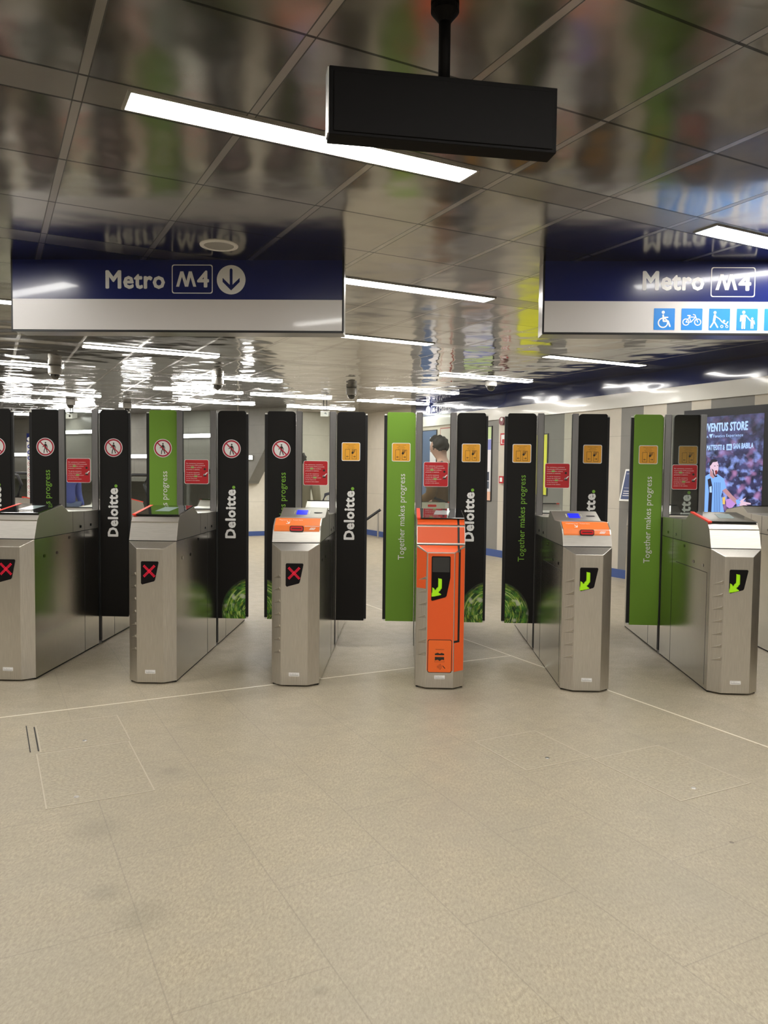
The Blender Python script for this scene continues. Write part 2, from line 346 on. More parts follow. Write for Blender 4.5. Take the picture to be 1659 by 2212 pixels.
# grey slanting wall mass under the stairs, far left
MASS = Frame((-3.0, 11.3, 0), (8, -4.7, 0), ZV)
b = MB(); b.poly(MASS, [(-12.5, 1.15), (-.50, 1.15), (.04, 1.99), (.33, 2.37), (.60, ZC), (-12.5, ZC)], M_GREYW, 0, .35); struct(b.build('wall_stair'))
# floor hatches
HT = mat('hatch_stone', rough=.45); _t = NT(HT); _o = _t.obj()
_c = _t.mix(_t.mapr(_t.noise(_o, 70, 5, .8), .36, .64, 0, 1), (.27, .23, .165), (.45, .39, .285)); _t.l(_t.mix(_t.mapr(_t.noise(_o, 9, 4), .35, .7, 0, .35), _c, (.33, .295, .23)), _t.b.inputs['Base Color'])
def hatch(u0, v0, u1, v1, pu, pv, label, slots=()):
    c = UV((u0+u1)/2, (v0+v1)/2); t = thing('floor_hatch', label, 'floor hatch', c, TH)
    w, h = (u1-u0)/2, (v1-v0)/2; b = MB()
    b.box((-w, -h, .0003), (w, h, .0016), MATS['floor_stone'] if False else HT); b.build('cover', t)
    b = MB(); L = mat('hatch_edge', (.47, .42, .33), .5)
    for a in ((-w-.006, -h-.006, w+.006, -h), (-w-.006, h, w+.006, h+.006), (-w-.006, -h, -w, h), (w, -h, w+.006, h)): b.box((a[0], a[1], .0003), (a[2], a[3], .002), L)
    for a in slots: b.box((a[0], a[1], .0004), (a[2], a[3], .0024), GAP)
    b.build('frame', t)
    b = MB(); b.lathe((pu-(u0+u1)/2, pv-(v0+v1)/2, .0015), [(0, .003), (.009, .003), (.012, .0)], ALU, 12); b.build('lifting_key', t)
hatch(-.14, -1.46, .25, -1.03, .05, -1.38, 'beige stone floor hatch in front of the orange gate, the nearer to it')
hatch(.25, -2.03, .69, -1.49, .41, -1.96, 'beige stone floor hatch at lower right, touching a corner of the other')
hatch(-2.18, -.22, -1.76, .22, -1.97, -.14, 'beige floor hatch at left with two dark slots along its side', ((-.225, -.2, -.219, .2), (-.262, -.2, -.257, .24)))
hatch(-2.2, -.93, -1.77, -.25, -2.08, -.86, 'larger beige floor hatch at left, nearer the viewer than the slotted one')

# ------------------------------------------------------------ ceiling lights
rows = {-4: [-6.4, -3.4, -.4, 2.6], -3: [-7.9, -4.9, -1.9, 1.1], -2: [-6.4, -3.4, -.4, 2.6], -1: [-7.93, -4.93, -1.93, 1.07], 0: [-7.93, -1.93, 1.09],
        1: [-9.9, -6.9, -3.90, -.41, 2.59], 2: [-8.75, -5.75, -2.75, .25, 3.25], 3: [-10.4, -8.9, -5.95, -4.45, -1.45, 3.10],
        4: [-9.0, -6.96, -4.6, -2.96, .04, 3.14], 5: [-8.2, -5.2, -2.8, .05, 1.7, 3.75], 6: [-8.6, -6.6, -4.2, -2.0, .9, 3.1],
        7: [-8, -5.2, -2.3, .1], 8: [-6.5, -3.6, -1.2], 9: [-4.6, -2.0]}
ordn = ['nearest', 'second', 'third', 'fourth', 'fifth', 'sixth', 'seventh', 'eighth', 'ninth', 'tenth']
def seen(u, v, L=1.475):
    p = cam.matrix_world.inverted() @ UV(u+L*.7, v, ZC); return p.z < 0 and abs(p.x/-p.z) < .5
def lamp(u, v, label, grp=None, L=1.475, drop=.006):
    c = UV(u+L/2, v, ZC); t = thing('ceiling_light', label, 'ceiling light', c, TH, grp)
    b = MB(); h = .072
    b.box((-L/2-.012, -h-.008, -.008), (L/2+.012, -h, 0), ALU); b.box((-L/2-.012, h, -.008), (L/2+.012, h+.008, 0), ALU)
    b.box((-L/2-.012, -h, -.008), (-L/2, h, 0), ALU); b.box((L/2, -h, -.008), (L/2+.012, h, 0), ALU); b.build('frame', t)
    b = MB(); b.box((-L/2, -h, -drop), (L/2, h, -.0005), LAMPM); b.build('diffuser', t)
for r, us in rows.items():
    v = -1.457+2*r+.105
    for k, u in enumerate(us):
        if r == 5 and k == 3: v2 = v
        vis = r >= 0
        if r < 0: lb, g = 'white linear ceiling light above or behind the viewer', 'linear ceiling lights behind the viewer'
        elif r == 0 and u == -1.93: lb, g = 'large linear ceiling light half behind the black hanging display', None
        elif r == 0 and u == 1.09: lb, g = 'linear ceiling light at right edge, just above the accessible Metro sign', None
        elif r == 1 and u == -.41: lb, g = 'linear ceiling light starting beside the right end of the left Metro sign', None
        elif r == 2 and u == 3.25: lb, g = 'linear ceiling light just below the accessible Metro sign near the navy band', None
        elif r == 2 and u == .25: lb, g = 'linear ceiling light emerging from the lower right corner of the left Metro sign', None
        elif r == 3 and u == 3.10: lb, g = 'linear ceiling light just above the white dome camera', None
        elif r == 3 and u == -1.45: lb, g = 'long linear ceiling light directly beneath the left Metro sign', None
        else:
            vis = [q for q in us if seen(q, v)]
            if u in vis: lb, g = 'thin linear ceiling light, %s row beyond the Metro signs, %s from the left' % (ordn[r], ordn[vis.index(u)].replace('nearest', 'first')), None
            else: lb, g = 'linear ceiling light outside the left edge of the view', 'linear ceiling lights outside the left edge'
        lamp(u, v, lb, g, drop=.006 if r < 3 else .016)
# line lights on the stair mass; upper two added to imitate glass reflections
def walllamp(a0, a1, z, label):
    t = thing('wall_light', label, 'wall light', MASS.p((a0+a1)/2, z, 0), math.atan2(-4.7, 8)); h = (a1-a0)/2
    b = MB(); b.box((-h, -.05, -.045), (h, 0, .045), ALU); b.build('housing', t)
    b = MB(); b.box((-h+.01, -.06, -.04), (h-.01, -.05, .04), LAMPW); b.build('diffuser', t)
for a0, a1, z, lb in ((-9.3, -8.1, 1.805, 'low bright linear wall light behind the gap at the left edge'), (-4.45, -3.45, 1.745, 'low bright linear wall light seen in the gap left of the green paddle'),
                      (-.60, -.32, 1.71, 'short bright wall light at the slanting edge of the grey wall'), (-7.15, -5.5, 2.365, 'added glowing bar imitating a reflection in the leftmost glass screen'),
                      (-2.75, -1.45, 2.20, 'added glowing bar imitating a reflection in the glass screen beside the green paddle')): walllamp(a0, a1, z, lb)

# ------------------------------------------------------------ wayfinding signs
def mletter(b, fr, a0, b0, a1, b1, m, d):     # the slanted M of the metro logo
    w, h = a1-a0, b1-b0; s = .15*w
    def P(x, y): return (a0+x*w, b0+y*h)
    for k, q in enumerate(([P(0, 0), P(.15, 0), P(.36, 1), P(.21, 1)], [P(.21, 1), P(.36, 1), P(.60, 0), P(.44, 0)], [P(.44, 0), P(.60, 0), P(.78, 1), P(.63, 1)], [P(.63, 1), P(.78, 1), P(1, 0), P(.85, 0)])):
        b.poly(fr, q, m, d+k*.0003)
def wayfinding(x0, x1, sc, px0, ytop, arrow, label, dz):
    W = x1-x0; t = thing('wayfinding_sign', label, 'sign', (x0, 0, ZC)); T = .19; H = .452
    b = MB(); b.box((0, .004, -H), (W, T, 0), SATIN); b.box((-.004, 0, -H-.006), (W+.004, .006, -H+.008), DARKM); b.box((-.006, 0, -H), (.006, .012, 0), DARKM); b.box((W-.006, 0, -H), (W+.006, .012, 0), DARKM)
    b.build('housing', t, .002)
    fr = Frame((0, 0, 0), XV, ZV); S_ = -.249
    b = MB(); b.rect(fr, .006, S_, W-.006, 0, BLUE, .001, .002); b.build('blue_panel', t)
    b = MB(); b.rect(fr, .006, -H+.008, W-.006, S_, WHTS, .001, .002); b.build('white_panel', t)
    X = lambda p: (p-px0)*sc; Z = lambda y: -(y-ytop)*.00298
    D = .0025
    def grp(mx0, mx1, mt, mb, bx0, bx1, bt, bb):
        b = MB(); b.text(fr, 'Metro', X(mx0), Z(mb), X(mx1)-X(mx0), Z(mt)-Z(mb), LETTER, D, .030); b.build('lettering', t)
        b = MB(); b.outline(fr, rr(X(bx0), Z(bb), X(bx1), Z(bt), .014), .0055, LETTER, D)
        w = X(bx1)-X(bx0); c = (Z(bt)+Z(bb))/2; hh = (Z(bt)-Z(bb))*.265
        mletter(b, fr, X(bx0)+w*.105, c-hh, X(bx0)+w*.60, c+hh, LETTER, D); b.text(fr, '4', X(bx0)+w*.635, c-hh, w*.26, 2*hh, LETTER, D, .03); b.build('line_logo', t)
    if arrow:
        grp(229.6, 356, 585, 621, 372.4, 461, 571, 632.3)
        b = MB(); cx, cz, r = X(501), Z(602.8), 31*.00298; b.disc(fr, cx, cz, r, LETTER, D, n=40)
        b.stroke(fr, [(cx, cz+.062), (cx, cz-.05)], .018, BLUE, D+.001); b.poly(fr, [(cx-.055, cz+.012), (cx-.055, cz-.014), (cx, cz-.068), (cx, cz-.040)], BLUE, D+.0012)
        b.poly(fr, [(cx+.055, cz+.012), (cx, cz-.040), (cx, cz-.068), (cx+.055, cz-.014)], BLUE, D+.0012); b.build('arrow_symbol', t)
    else:
        grp(1390, 1521, 587, 624, 1537, 1633, 577, 639)
        for k, a in enumerate((1415, 1475, 1535, 1595, 1655)):
            b = MB(); s0 = X(a); z0 = Z(709)+.002; s = .131; b.rrect(fr, s0, z0, s0+s, z0+s*1.03, .004, PICB, D)
            E = D+.0012
            def P(x, y): return (s0+s*x, z0+s*y)
            def st(pts, w): b.stroke(fr, [P(*p) for p in pts], w*s, WHT, E)
            def dc(x, y, r): b.disc(fr, *P(x, y), r*s, WHT, E, n=16)
            def rg(x, y, r, w): b.ring(fr, *P(x, y), r*s, w*s, WHT, E, 20)
            if k == 0: dc(.44, .84, .075); st([(.44, .70), (.46, .42), (.68, .42), (.77, .18)], .08); st([(.46, .60), (.66, .60)], .06); rg(.44, .34, .25, .06)
            if k == 1: rg(.22, .38, .17, .045); rg(.78, .38, .17, .045); st([(.22, .38), (.38, .62), (.68, .62), (.46, .38), (.22, .38)], .04); st([(.46, .38), (.36, .68)], .04); st([(.30, .69), (.42, .69)], .05); st([(.78, .38), (.64, .72), (.56, .74)], .04)
            if k == 2: dc(.28, .84, .07); st([(.28, .70), (.24, .42)], .11); st([(.25, .42), (.08, .14)], .065); st([(.25, .42), (.42, .14)], .065); st([(.30, .66), (.50, .54), (.62, .40)], .045); st([(.62, .40), (.82, .28), (.90, .40)], .05); dc(.72, .44, .055); rg(.62, .18, .07, .03); rg(.86, .18, .07, .03)
            if k == 3: dc(.33, .86, .075); st([(.33, .66), (.33, .46)], .20); st([(.28, .46), (.28, .10)], .075); st([(.38, .46), (.38, .10)], .075); st([(.20, .70), (.18, .44)], .05); st([(.42, .72), (.60, .52), (.66, .46)], .05); dc(.74, .56, .055); st([(.74, .44), (.74, .30)], .13); st([(.70, .30), (.70, .10)], .05); st([(.78, .30), (.78, .10)], .05); st([(.82, .46), (.86, .30)], .04)
            if k == 4: dc(.5, .8, .08); st([(.5, .62), (.5, .4)], .18); st([(.45, .4), (.45, .1)], .07); st([(.55, .4), (.55, .1)], .07)
            b.build('pictogram', t)
wayfinding(-2.565, -.422, .002976, 22, 561, True, 'hanging blue and white Metro M4 sign with a round down arrow', 0)
wayfinding(.850, 3.0, .00286, 1173, 565, False, 'hanging blue and white Metro M4 sign with blue accessibility pictograms', 0)

# ------------------------------------------------------------ hanging display near the viewer
t = thing('hanging_display', 'black display box hanging from a short pole, back turned', 'display', (.093, -2.66, ZC), math.atan2(.15, .73))
DB = mat('display_black', (.0035, .003, .003), .65, spec=.12)
b = MB(); b.box((-.337, -.03, -.399), (.337, .040, -.211), DB); b.box((-.325, -.034, -.39), (.325, -.03, -.225), DB); b.build('case', t, .004)
b = MB(); b.box((-.341, -.02, -.392), (-.337, .03, -.21), ALU); b.build('lit_edge', t)  # pale metal strip painting in the light caught by the left edge
b = MB(); b.tube([(0, 0, -.206), (0, 0, -.01)], .0175, DB, 16); b.build('pole', t, smooth=True)
b = MB(); b.lathe((0, 0, 0), [(.018, -.045), (.026, -.034), (.041, -.016), (.041, 0)], DB); b.build('flange', t)

# ------------------------------------------------------------ ceiling devices
t = thing('ceiling_speaker', 'round white ceiling speaker above the left Metro sign', 'speaker', (-1.14, -.32, ZC))
b = MB(); b.lathe((0, 0, 0), [(.088, -.004), (.092, -.008), (.112, -.006), (.114, 0)], WPL); b.build('ring', t)
b = MB(); b.lathe((0, 0, 0), [(0, -.005), (.088, -.005)], mat('grille', (.33, .32, .30), .6)); b.build('grille', t)
for i, (x, y, lb) in enumerate(((-4.59, 5.0, 'grey dome camera under the left Metro sign, leftmost of the larger ones'), (-2.73, 6.09, 'grey dome camera above the glass beside the green left paddle'), (-.9, 7.34, 'grey dome camera left of the line of far lights, above the third black paddle pair'),
        (1.2, 6.34, 'white dome camera below a linear light near the navy band'), (-6.43, 9.63, 'small far dome camera above the leftmost black paddles'), (-5.59, 10.32, 'small far dome camera between the leftmost paddles and green paddle'))):
    t = thing('dome_camera', lb, 'camera', (x, y, ZC)); mm = WPL if i == 3 else GPL; k = 1 if i != 3 else .62
    b = MB(); b.lathe((0, 0, 0), [(.075, 0), (.085, -.01), (.085, -.10*k), (.07, -.115*k)], mm); b.build('housing', t, smooth=False)
    b = MB(); b.lathe((0, 0, -.112*k), [(.062, 0), (.058, -.03), (.04, -.055), (.015, -.068), (0, -.07)], BGLASS); b.build('dome', t, smooth=True)
for i, (x, y, z, lb) in enumerate(((-1.58, 9.8, 2.54, 'white box projector hanging on a bracket in the middle distance'), (-7.19, 11.4, 2.565, 'white box device hanging behind the leftmost glass screen'))):
    t = thing('hanging_projector', lb, 'projector', (x, y, ZC)); d = z-ZC
    b = MB(); b.box((-.035, -.012, d+.07), (-.022, .012, 0), DARKM); b.box((.022, -.012, d+.07), (.035, .012, 0), DARKM); b.box((-.035, -.012, d+.06), (.035, .012, d+.075), DARKM); b.build('bracket', t)
    b = MB(); b.prism([(-.14, d-.075), (.12, d-.04), (.12, d+.06), (-.14, d+.03)], -.075, .075, WPL); b.build('case', t, .006)
    b = MB(); b.disc(Frame((0, -.142, d-.02), XV, ZV), .02, 0, .022, BGLASS); b.build('lens', t)

# ------------------------------------------------------------ turnstile gates
HW = .158; PY = 1.149
REAR = lambda x, y, z: (-x, 2.3-y, z)
FH = Frame((0, 0, 0), XV, ZV)
CROSS = None
def inside(p, poly):
    x, y = p; r = False; n = len(poly)
    for i in range(n):
        (x1, y1), (x2, y2) = poly[i], poly[(i+1) % n]
        if (y1 > y) != (y2 > y) and x < (x2-x1)*(y-y1)/(y2-y1)+x1: r = not r
    return r
def led(kind, dz=0):
    b = MB(); m = LEDR if kind == 'x' else LEDG
    if kind == 'x':
        cx, cz = -.003, .749
        for i in range(-6, 7):
            for j in (-1, 0, 1):
                for s in (1, -1):
                    x = cx+i*.0057+s*j*.0040; z = cz+s*i*.0057-j*.0040
                    b.disc(FH, x, z, .0021, m, .0045, n=6)
    else:
        A = lambda p, q: ((p-920)*3.6e-4-.058, .813-(q-1222)*3.6e-4+dz)
        poly = [A(1040, 1305), A(1092, 1305), A(1100, 1330), A(1098, 1480), A(1035, 1545), A(1100, 1592), A(925, 1635), A(928, 1462), A(985, 1512), A(1040, 1455)]
        for i in range(-40, 80):
            for j in range(40):
                x = -.06+j*.0042+(i % 2)*.0; z = .64+dz+i*.0062-j*.0028
                if inside((x, z), poly): b.stroke(FH, [(x-.0021, z+.0014), (x+.0021, z-.0014)], .0030, m, .0045)
    return b
def prohib(b, fr, cx, cz, r=.0735):
    b.disc(fr, cx, cz, r, WHT, .0012, n=36); b.ring(fr, cx, cz, r*.93, r*.16, REDR, .0018, 36)
    P = lambda x, y: (cx+x*r, cz+y*r)
    b.disc(fr, *P(.02, .47), r*.085, INK, .0018, n=14)
    b.stroke(fr, [P(.02, .25), P(0, -.02)], r*.24, INK, .0018); b.stroke(fr, [P(.02, -.05), P(.14, -.32), P(.22, -.58)], r*.10, INK, .0018)
    b.stroke(fr, [P(0, -.05), P(-.12, -.34), P(-.15, -.62)], r*.09, INK, .0018); b.stroke(fr, [P(-.08, .28), P(-.16, .08), P(-.30, .02)], r*.07, INK, .0018); b.stroke(fr, [P(.12, .26), P(.22, .06), P(.20, -.12)], r*.07, INK, .0018)
    b.stroke(fr, [P(-.56, .56), P(.56, -.56)], r*.13, REDR, .0024)
def amber(b, fr, cx, cz):
    h = .0735; b.rrect(fr, cx-h, cz-h, cx+h, cz+h, .012, WHT, .0012); b.rrect(fr, cx-h*.93, cz-h*.93, cx+h*.93, cz+h*.93, .010, YEL, .0018)
    for i, s in enumerate(('Mantenere la distanza', 'dalle porte', 'Keep your distance', 'from the doors')):
        b.text(fr, s, cx, cz+h*(.74-.15*i), [.075, .045, .06, .048][i], .0052, INK, .0024, 0, 'c')
    for s in (-1, 1):
        b.outline(fr, rr(cx+s*h*.36-h*.26, cz-h*.8, cx+s*h*.36+h*.26, cz+h*.26, .002, 2), .0022, INK, .0024)
        b.stroke(fr, [(cx+s*h*.24, cz-h*.52), (cx+s*h*.48, cz-h*.52)], .003, INK, .0024)
        b.stroke(fr, [(cx+s*h*.38, cz-h*.44), (cx+s*h*.48, cz-h*.52), (cx+s*h*.38, cz-h*.60)], .0026, INK, .0024)
    b.disc(fr, cx+h*.18, cz-h*.12, .009, INK, .0025, n=12)
    for k in range(4): b.stroke(fr, [(cx+h*(.16+.07*k), cz-h*.08), (cx+h*(.20+.09*k), cz+h*(.16+.02*k))], .0028, INK, .0025)
def redsticker():
    b = MB(); fr = Frame((0, 1.124, 1.40), XV, ZV); h = .097
    b.rrect(fr, -h, -h, h, h, .013, WHT, .001); b.rrect(fr, -h*.97, -h*.97, h*.97, h*.97, .012, REDS, .0016)
    L1 = ('Per assistenza contattare', 'il personale ATM premendo', 'il tasto SOS del citofono', 'presente in stazione.'); L2 = ('To ask for assistance', 'contact the ATM staff', 'pressing the SOS button', 'on the intercoms', 'present in the station.')
    for i, s in enumerate(L1): b.text(fr, s, -h*.84, h*(.64-.165*i), [.138, .150, .124, .108][i], .0078, WHT, .0022, .01)
    for i, s in enumerate(L2): b.text(fr, s, -h*.84, h*(-.10-.16*i), [.105, .106, .124, .085, .108][i], .0070, WHT, .0022)
    b.rrect(fr, -h*.84+.036, h*.285, -h*.84+.062, h*.42, .003, LIME, .0026); b.rrect(fr, -h*.84+.062, h*-.445, -h*.84+.088, h*-.31, .003, LIME, .0026)
    b.outline(fr, rr(h*.52, -h*.68, h*.9, h*.36, .004, 2), .0012, REDR, .0022); b.disc(fr, h*.68, h*.22, .009, INK, .0026, n=14); b.disc(fr, h*.66, -h*.26, .010, GPL, .0026, n=14)
    b.rect(fr, h*.58, -h*.38, h*.82, -h*.28, INK, .0027); b.stroke(fr, [(h*.74, -h*.2), (h*.88, -h*.06)], .008, WHT, .0030); return b
def globe_part(x0, x1, z0, z1, gx, gz, R):
    # disc clipped to the paddle, local origin at the globe centre
    fr = Frame((0, 0, 0), XV, ZV); b = MB(); nx = 14; pts = []
    for i in range(nx+1):
        x = x0+(x1-x0)*i/nx; dx = x-gx
        if abs(dx) < R: pts.append((x, min(z1, gz+math.sqrt(R*R-dx*dx))))
    poly = [(pts[0][0], z0)]+[(pts[-1][0], z0)]+pts[::-1]
    b.poly(fr, poly, M_GLOBE, 0); return b.xf(lambda x, y, z: (x, PY-.0012, z))
def paddle(t, side, kind, art, globe=False, shift=0, drop=0):
    """side -1 left / +1 right; kind of notice; art 'dark','green','logo'"""
    x0, x1 = (HW+.006, HW+.230) if side > 0 else (-HW-.230, -HW-.006)
    x0 += shift; x1 += shift; z0, z1 = .224, 1.8865; r = .03
    body = GRN if art == 'green' else BLK
    fr = Frame((0, PY, 0), XV, ZV)
    pts = [(x0, z0), (x1, z0)]
    c = [(r*(1-math.cos(k*math.pi/8)), r*(1-math.sin(k*math.pi/8))) for k in range(5)]
    if side > 0: pts += [(x1, z1-.01), (x1-.01, z1)]+[(x0+a, z1-bb) for a, bb in c[::-1]]
    else: pts += [(x1-a, z1-bb) for a, bb in c]+[(x0+.01, z1), (x0, z1-.01)]
    b = MB(); b.poly(fr, pts, body, 0, .028); o = b.build('paddle', t, .002)
    if art == 'logo': o['label'] = 'black paddle lettered Deloitte in white with a green dot'
    elif art == 'green': o['label'] = 'green paddle with white slogan'
    elif art == 'dark': o['label'] = 'black paddle with green slogan'
    b = MB(); e = (x1, x1+.019) if side > 0 else (x0-.024, x0)
    b.box((e[0], PY+.006, .238), (e[1], PY+.026, 1.862), BLKG); b.box((e[0]+.003, PY+.006, .228), (e[1]-.003, PY+.012, .238), WPL); b.box((e[0]+.003, PY+.006, 1.862), (e[1]-.003, PY+.012, 1.872), WPL)
    b.build('edge_strip', o)
    b = MB(); cx = (x0+x1)/2
    if kind == 'no': prohib(b, fr, cx-(.002), 1.585)
    else: amber(b, fr, cx, 1.572)
    b.build('notice', o)
    b = MB()
    if art == 'logo':
        b.text(fr, 'Deloitte', x0+.140, .876, .382, .076, WHT, .0014, .040, turn=True); b.disc(fr, x0+.128, 1.279, .0125, GRNT, .0014, n=18)
    else: b.text(fr, 'Together makes progress', x1-.079, .718, .683, .048, WHT if art == 'green' else GRNT, .0014, .010, turn=True)
    b.build('lettering', o)
    if globe:
        gx = (x1+.08) if side > 0 else (x0-.08); g = globe_part(x0+.001, x1-.001, z0+.001, z1, gx, .285, .275)
        g.build('globe_print', o, loc=(gx, 0, .285))
def half(t, kind, rear=False, orange=False, ledk=None, seq=0):
    T = REAR if rear else (lambda x, y, z: (x, y, z))
    # cabinet
    b = MB(); b.box((-HW, .06, .012), (HW, 1.118, .9395), M_SIDE); b.box((-HW+.006, .07, 0), (HW-.006, 1.118, .012), GAP)
    for s in (-1, 1):
        x = s*HW; e = s*.0007
        def sq(y0, z0, y1, z1, m=GAP): b.box((min(x, x+e), y0, z0), (max(x, x+e), y1, z1), m)
        sq(.848, .012, .852, .9395); 
        if s < 0: sq(.115, .035, .118, .775); sq(.115, .775, .76, .7785)
        for y, z in ((.20, .816), (.388, .82), (.588, .91)):
            b.poly(Frame((x+e*2, y, z), (0, s, 0), ZV), rr(-.014, -.010, .014, .010, .006, 3), BGLASS, .0008, .0006)
        sq(.84, .03, .8425, .06, WPL) if False else None
    b.xf(T).build('cabinet', t)
    # faceted front pillar
    fx = .088; zt = .895
    P = [(-HW, .06, .012), (-fx, 0, .012), (fx, 0, .012), (HW, .06, .012), (-HW, .06, .9395), (-fx, 0, zt), (fx, 0, zt), (HW, .06, .9395)]
    b = MB(); b.add(P, [(1, 2, 6, 5), (0, 1, 5, 4), (2, 3, 7, 6), (4, 5, 6, 7), (3, 2, 1, 0), (0, 4, 7, 3)], M_STEEL)
    b.xf(T).build('front_panel', t, .001)
    # louvres on the left chamfer
    C0 = Vector((-HW, .06, 0)); C1 = Vector((-fx, 0, 0)); cd = (C1-C0); L = cd.length; frc = Frame(C0, cd, ZV)
    b = MB()
    for k in range(7):
        z = .724-.0825*k
        A = [frc.p(L*.18, z-.012, .0003), frc.p(L*.93, z+.017, .0003), frc.p(L*.93, z-.004, .0003), frc.p(L*.90, z+.012, .010)]
        b.add(A, [(0, 2, 3), (2, 1, 3), (1, 0, 3), (0, 1, 2)], M_STEEL)
        b.add([frc.p(L*.17, z-.014, .0005), frc.p(L*.93, z-.006, .0005), frc.p(L*.93, z+.002, .0005)], [(0, 1, 2)], SATIN)
    b.xf(T).build('louvres', t)
    # seam
    b = MB(); b.box((-HW+.004, .066, .9395), (HW-.004, 1.118, .9446), GAP); b.xf(T).build('seam', t)
    # lid
    if kind == 'glass': prof = [(.06, .9446), (.062, .950), (.100, 1.060), (.101, 1.066), (.140, 1.107), (.480, 1.151), (.575, 1.100), (.86, 1.090), (1.118, 1.088), (1.118, .9446)]
    else: prof = [(.06, .9446), (.062, .952), (.088, 1.022), (.108, 1.052), (.165, 1.092), (.178, 1.096), (.365, 1.094), (.515, 1.150), (.545, 1.150), (.60, 1.102), (.86, 1.090), (1.118, 1.088), (1.118, .9446)]
    b = MB(); b.prism(prof, -HW, HW, M_STEELH)
    for s in (-1, 1):
        x = s*HW; e = s*.0007
        for y0, z0, y1, z1 in ((.651, .9446, .654, 1.095), (.849, .9446, .852, 1.088)): b.box((min(x, x+e), y0, z0), (max(x, x+e), y1, z1), GAP)
        for y, z in ((.782, .977), (.968, .979)): b.poly(Frame((x+e*2, y, z), (0, s, 0), ZV), rr(-.014, -.010, .014, .010, .006, 3), BGLASS, .0008, .0006)
    lid = b.xf(T).build('lid', t, .003)
    if kind == 'glass':
        b = MB(); gp = lambda x, y, h: (x, y, 1.107+(y-.14)*.044/.34+h)
        b.add([gp(x, y, h) for x in (-HW+.024, HW-.004) for y in (.125, .478) for h in (.001, .009)], [(0, 1, 3, 2), (4, 6, 7, 5), (0, 4, 5, 1), (2, 3, 7, 6), (0, 2, 6, 4), (1, 5, 7, 3)], BGLASS)
        b.xf(T).build('reader_glass', t, .0015)
        b = MB(); b.add([gp(x, y, h) for x in (-HW, -HW+.023) for y in (.122, .48) for h in (.001, .010)], [(0, 1, 3, 2), (4, 6, 7, 5), (0, 4, 5, 1), (2, 3, 7, 6), (0, 2, 6, 4), (1, 5, 7, 3)], REDB)
        b.xf(T).build('red_edge', t)
        b = MB(); b.add([gp(-.045, .24, .0096), gp(.055, .24, .0096), gp(.075, .40, .0096), gp(-.025, .40, .0096)], [(0, 1, 2, 3)], PAD); b.xf(T).build('reader_pad', t)
        b = MB(); b.box((-HW+.001, .0975, 1.0605), (HW-.001, .104, 1.0665), mat('edge_polish', (.75, .72, .66), .25, 1)); b.xf(T).build('ledge', t)
    else:
        # orange label following the front slope
        pr = [(.0845, 1.014), (.0875, 1.023), (.1075, 1.053), (.164, 1.0925), (.174, 1.0965)]
        b = MB()
        for (y0, z0), (y1, z1) in zip(pr, pr[1:]):
            n = Vector((0, -(z1-z0), (y1-y0))).normalized()*.0012
            b.add([(-HW+.008, y0+n.y, z0+n.z), (HW-.008, y0+n.y, z0+n.z), (HW-.008, y1+n.y, z1+n.z), (-HW+.008, y1+n.y, z1+n.z)], [(0, 1, 2, 3)], ORG2)
        fs = Frame((0, .1065, 1.0525), XV, (0, .0565, .0395)); lab = b
        b.text(fs, 'Magnetico qui', -.125, .052, .080, .0085, WHT, .0022, .01); b.text(fs, 'Ticket here', -.035, .052, .066, .0085, WHT, .0022, .01)
        b.stroke(fs, [(-.070, .040), (-.056, .018)], .005, WHT, .0026); b.stroke(fs, [(-.073, .017), (-.056, .017), (-.053, .036)], .005, WHT, .0026)
        ff = Frame((0, .088, 1.022), XV, (0, .020, .030)); b.stroke(ff, [(.05, .030), (HW-.01, .030)], .003, WHT, .0024)
        b.poly(ff, [(.082, .004), (.115, .004), (.125, .020), (.092, .020)], WHT, .0024); b.text(ff, 'ATM', .090, .007, .026, .010, ORG2, .003, .02)
        o = b.xf(T).build('ticket_label', t)
        b = MB(); f3 = Frame((0, .086, 1.032), XV, (0, .010, .033)); b.rrect(f3, -.046, -.019, .046, .019, .010, GAP, .006, .012); b.rrect(f3, -.041, -.014, .041, .014, .008, SLOT, .008, .004); b.rect(f3, -.032, -.004, .032, .003, mat('slot_dark', (.03, 0, 0), .5), .0085); b.xf(T).build('ticket_slot', t)
        ft = Frame((0, .365, 1.094), XV, (0, .150, .056))
        b = MB(); b.rrect(ft, -.05, .045, .027, .118, .004, LCD, .002, .0015); b.xf(T).build('blue_display', t)
        b = MB(); b.rrect(ft, -.066, .052, -.060, .110, .002, WPL, .002); b.rrect(ft, .037, .052, .043, .110, .002, WPL, .002); b.rrect(ft, .072, .068, .132, .082, .006, GAP, .002); b.xf(T).build('card_slot', t)
    # display with LED pictogram
    if not rear or ledk:
        d = MB()
        pts = [(-.053, .813), (-.058, .806), (-.058, .668), (-.050, .660), (.028, .682), (.034, .690), (.058, .806), (.053, .813)]
        if orange: pts = [(-.057, .873), (-.061, .867), (-.061, .588), (-.055, .583), (.030, .607), (.038, .616), (.061, .735), (.061, .867), (.057, .873)]
        d.poly(FH, pts[::-1], mat('display_face', (.006, .005, .006), .4, spec=.15), .0035, .003)
        if orange: d.rect(FH, -.055, .770, .055, .867, mat('display_grey', (.03, .03, .03), .3), .0039)
        dd = d.xf(T).build('display', t)
        if ledk: l = led(ledk, -.055 if orange else 0).xf(T).build('led_'+('cross' if ledk == 'x' else 'arrow'), dd)
    b = MB(); b.rect(FH, -.034, .071, .034, .095, WHT, .001); b.text(FH, 'N. 02-11', -.029, .084, .04, .005, GPL, .0016); b.rect(FH, -.029, .076, .029, .079, GPL, .0016)
    b.xf(T).build('serial_label', t)
